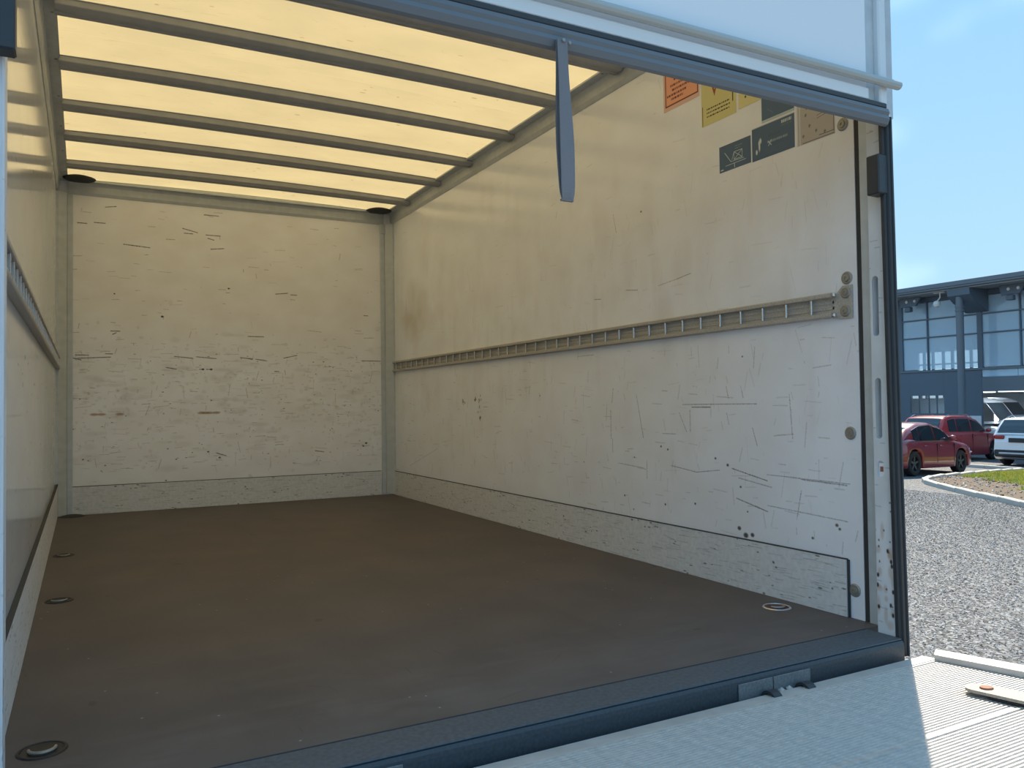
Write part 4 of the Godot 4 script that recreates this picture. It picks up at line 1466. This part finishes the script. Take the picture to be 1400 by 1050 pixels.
	# rear window and windscreen follow the roofline
	for q in d.glass:
		st = sst(true)
		for i in 8:
			for j in 8:
				var c := []
				for k in [[i, j], [i + 1, j], [i + 1, j + 1], [i, j + 1]]:
					var x := lerpf(q[1], q[2], k[0] / 8.0)
					var y := curve(roof, x)
					var v := lerpf(-0.86, 0.86, k[1] / 8.0)
					var zz: float = side.call(x, y) * v
					c.append(Vector3(x + (-0.012 if q[1] < 0 else 0.012), y + 0.02 - 0.012 * v * v, zz))
				face(st, c, Vector3(-0.5 if q[1] < 0 else 0.5, 1, 0))
		obj(q[0], st, M.car_glass, t)
	# wheels
	for sx in [-1.0, 1.0]:
		for sz in [-1.0, 1.0]:
			var c := Vector3(wb * sx, wr, sz * (hw - 0.225))
			st = sst()
			lathe(st, [Vector2(wr * 0.64, 0.20), Vector2(wr * 0.72, 0.215), Vector2(wr * 0.93, 0.21), Vector2(wr, 0.18), Vector2(wr, 0.03), Vector2(wr * 0.93, 0.0), Vector2(wr * 0.3, 0.0)], c, Vector3(0, 0, sz), 28)
			var wh := obj("wheel", st, M.tyre, t)
			st = sst()
			lathe(st, [Vector2(wr * 0.66, 0.199), Vector2(wr * 0.60, 0.20), Vector2(wr * 0.58, 0.14), Vector2(0.04, 0.12)], c, Vector3(0, 0, sz), 24)
			obj("rim_barrel", st, M.tyre, wh)
			st = sst()
			for k in 5:
				var an := TAU * k / 5.0 + 0.3
				var e1 := Vector3(cos(an), sin(an), 0)
				var e2 := Vector3(-sin(an), cos(an), 0)
				var o := c + Vector3(0, 0, sz * 0.19)
				var i2 := c + Vector3(0, 0, sz * 0.175)
				face(st, [i2 + e2 * 0.032, i2 - e2 * 0.032, o + e1 * wr * 0.62 - e2 * 0.026, o + e1 * wr * 0.62 + e2 * 0.026], Vector3(0, 0, sz))
				for b in [-1.0, 1.0]:
					face(st, [i2 + e2 * 0.032 * b, o + e1 * wr * 0.62 + e2 * 0.026 * b, o + e1 * wr * 0.62 + e2 * 0.026 * b - Vector3(0, 0, sz * 0.04), i2 + e2 * 0.032 * b - Vector3(0, 0, sz * 0.04)], e2 * b)
			lathe(st, [Vector2(0.045, 0.17), Vector2(0.03, 0.185), Vector2(0, 0.185)], c, Vector3(0, 0, sz), 12)
			obj("spokes", st, M.rim, wh)
			if d.get("cladding", false):
				st = sst()
				var ap := []
				for k in 15:
					var an := PI * (-0.08 + 1.16 * k / 14.0)
					ap.append(Vector3(wb * sx + cos(an) * (wr + 0.075), wr + sin(an) * (wr + 0.075), sz * (hw * 0.982)))
				tube(st, ap, 0.035, 6)
				obj("wheel_arch", st, d.get("arch_paint", M.cladding), t)
	if d.get("cladding", false):
		for s in [-1.0, 1.0]:
			obj("side_sill", bx(Vector3(-wb + wr + 0.06, 0.20, s * hw * 0.95 - 0.03), Vector3(wb - wr - 0.06, 0.36, s * hw * 0.95 + 0.035), 0.02), M.cladding, t)
	# lights
	for s in [-1.0, 1.0]:
		if d.has("tail"):
			var q: Array = d.tail
			obj("tail_light", bx(Vector3(xr - 0.012, q[0], minf(s * q[2], s * q[3])), Vector3(xr + 0.10, q[1], maxf(s * q[2], s * q[3])), 0.03), M.tail_red, t)
			obj("tail_light", bx(Vector3(xr + 0.03, q[0] + 0.01, minf(s * (q[3] - 0.02), s * (hw * 0.87))), Vector3(xr + 0.24, q[1] - 0.01, maxf(s * (q[3] - 0.02), s * (hw * 0.915))), 0.03), M.tail_red, t)
		obj("headlight", bx(Vector3(xf - 0.28, curve(top, xf - 0.2) - 0.17, minf(s * hw * 0.55, s * hw * 0.90)), Vector3(xf - 0.02, curve(top, xf - 0.1) - 0.05, maxf(s * hw * 0.55, s * hw * 0.90)), 0.03), M.head_clear, t)
		var mp: float = d.mirror
		var ms := sst(true)
		var mc := Vector3(mp, belt + 0.09, s * (hw * 0.95 + 0.10))
		lathe(ms, [Vector2(0, -0.10), Vector2(0.06, -0.08), Vector2(0.085, 0.0), Vector2(0.065, 0.075), Vector2(0, 0.10)], mc, Vector3(0.1, 0.12, 1), 12)
		obj("door_mirror", ms, paint, t)
		for hx in d.handles:
			var h: float = hx
			obj("door_handle", bx(Vector3(h - 0.1, belt - 0.135, s * hw * 0.975 - 0.015), Vector3(h + 0.1, belt - 0.105, s * hw * 0.975 + 0.035), 0.012), paint, t)
		for dx in d.get("seams", []):
			var h: float = dx
			obj("door_seam", bx(Vector3(h - 0.006, 0.34, s * hw * 0.99 - 0.02), Vector3(h + 0.006, belt - 0.06, s * hw * 0.99 + 0.011), 0.0), M.black, t)
		if d.get("rails", false):
			var rp := []
			for i in 13:
				var x := lerpf(d.rail_from, d.rail_to, i / 12.0)
				var k: float = 0.055 * sin(clampf(minf(i, 12 - i) / 2.0, 0, 1) * PI / 2)
				rp.append(Vector3(x, curve(roof, x) - 0.004 + k, s * side.call(x, ymax) * 0.93))
			var rs := sst()
			tube(rs, rp, 0.018, 8)
			obj("roof_rail", rs, M.chrome, t)
	return t

func parked_cars():
	var red := {
		"paint": M.red_paint, "rear": -2.12, "front": 2.16, "wb": 2.62, "wheel": 0.335, "width": 1.79, "belt": 0.93, "tumble": 0.19, "mirror": 0.62, "trim": true, "pillar": 0.085,
		"top": [Vector2(-2.12, 0.70), Vector2(-2.0, 0.96), Vector2(-1.5, 0.99), Vector2(0.9, 0.95), Vector2(1.6, 0.86), Vector2(2.0, 0.74), Vector2(2.16, 0.55)],
		"roof": [Vector2(-1.95, 0.95), Vector2(-1.45, 1.27), Vector2(-0.8, 1.42), Vector2(-0.2, 1.45), Vector2(0.3, 1.36), Vector2(1.02, 0.97), Vector2(1.1, 0.93)],
		"windows": [[-1.28, -0.96], [-0.92, -0.15], [-0.08, 0.84]], "glass": [["rear_window", -1.9, -1.3], ["windscreen", 0.34, 0.98]],
		"handles": [-0.75, 0.1], "seams": [-0.12, 0.86], "tail": [0.74, 0.88, 0.45, 0.72],
	}
	var c := vehicle("car", on_ground(21.1, -13.45) + Vector3(0, 0.0, -0.02), 0.14, red)
	tag(c, "dark red low car parked nearest the truck, cut off by its rear post", "car")
	var suv := {
		"paint": M.bright_red_paint, "rear": -2.2, "front": 2.2, "wb": 2.73, "wheel": 0.36, "width": 1.84, "belt": 1.06, "tumble": 0.15, "mirror": 0.85, "pillar": 0.11, "cladding": true, "arch_paint": M.bright_red_paint,
		"top": [Vector2(-2.2, 0.80), Vector2(-2.12, 1.05), Vector2(-1.6, 1.08), Vector2(1.0, 1.05), Vector2(1.75, 1.0), Vector2(2.05, 0.88), Vector2(2.2, 0.62)],
		"roof": [Vector2(-2.14, 1.05), Vector2(-1.95, 1.36), Vector2(-1.72, 1.60), Vector2(-1.2, 1.67), Vector2(-0.2, 1.68), Vector2(0.35, 1.58), Vector2(1.15, 1.08), Vector2(1.22, 1.05)],
		"windows": [[-1.62, -1.12], [-1.06, -0.18], [-0.1, 0.92]], "glass": [["rear_window", -2.10, -1.78], ["windscreen", 0.42, 1.1]],
		"handles": [-0.85, 0.1], "seams": [-0.14, 0.92], "tail": [0.92, 1.05, 0.50, 0.76], "rails": true, "rail_from": -1.6, "rail_to": 0.2,
	}
	c = vehicle("car", on_ground(30.0, -17.98), 0.06, suv)
	tag(c, "bright red tall car with silver roof rails, behind the dark red car", "car")
	var w := suv.duplicate()
	w.paint = M.car_white
	w.erase("arch_paint")
	w.tail = [0.90, 1.03, 0.44, 0.765]
	c = vehicle("car", on_ground(29.85, -14.18), 0.02, w)
	tag(c, "white tall car seen from behind beside the grass island", "car")
	obj("number_plate", bx(Vector3(-2.235, 0.80, -0.27), Vector3(-2.19, 0.95, 0.27), 0.006), M.cladding, c)
	obj("rear_bumper", bx(Vector3(-2.235, 0.30, -0.78), Vector3(-1.95, 0.56, 0.78), 0.05), M.cladding, c)
	obj("skid_strip", bx(Vector3(-2.25, 0.40, -0.60), Vector3(-2.2, 0.46, 0.60), 0.015), M.head_clear, c)
	# vans in the bay of the building
	var van := {
		"paint": M.car_white, "rear": -2.9, "front": 2.9, "wb": 3.66, "wheel": 0.36, "width": 1.98, "belt": 1.30, "tumble": 0.09, "mirror": 1.9, "pillar": 0.5,
		"top": [Vector2(-2.9, 1.3), Vector2(1.9, 1.3), Vector2(2.5, 1.16), Vector2(2.8, 1.0), Vector2(2.9, 0.7)],
		"roof": [Vector2(-2.88, 1.30), Vector2(-2.84, 2.3), Vector2(-2.6, 2.52), Vector2(0.9, 2.52), Vector2(1.35, 2.36), Vector2(2.2, 1.42), Vector2(2.3, 1.30)],
		"windows": [[1.2, 1.72]], "glass": [["windscreen", 1.46, 2.2]], "handles": [0.9], "seams": [0.75],
	}
	var spots := [[37.5, -23.0, "white van in the open bay, nearest the dark wall"], [39.7, -23.5, "white van in the open bay, second from the dark wall"], [41.9, -24.0, "white van in the open bay, farthest to the right"]]
	var v0: Node3D = null
	for s in spots:
		var v: Node3D
		if v0 == null:
			v0 = vehicle("van", Vector3(s[0], -1.86, s[1]), -1.72, van)
			v = v0
		else:
			v = v0.duplicate()
			v.name = numbered("van")
			add_child(v, true)
			v.position = Vector3(s[0], -1.86, s[1])
		v.rotation.z = 0.0
		tag(v, s[2], "van", "white vans in the building's bay")
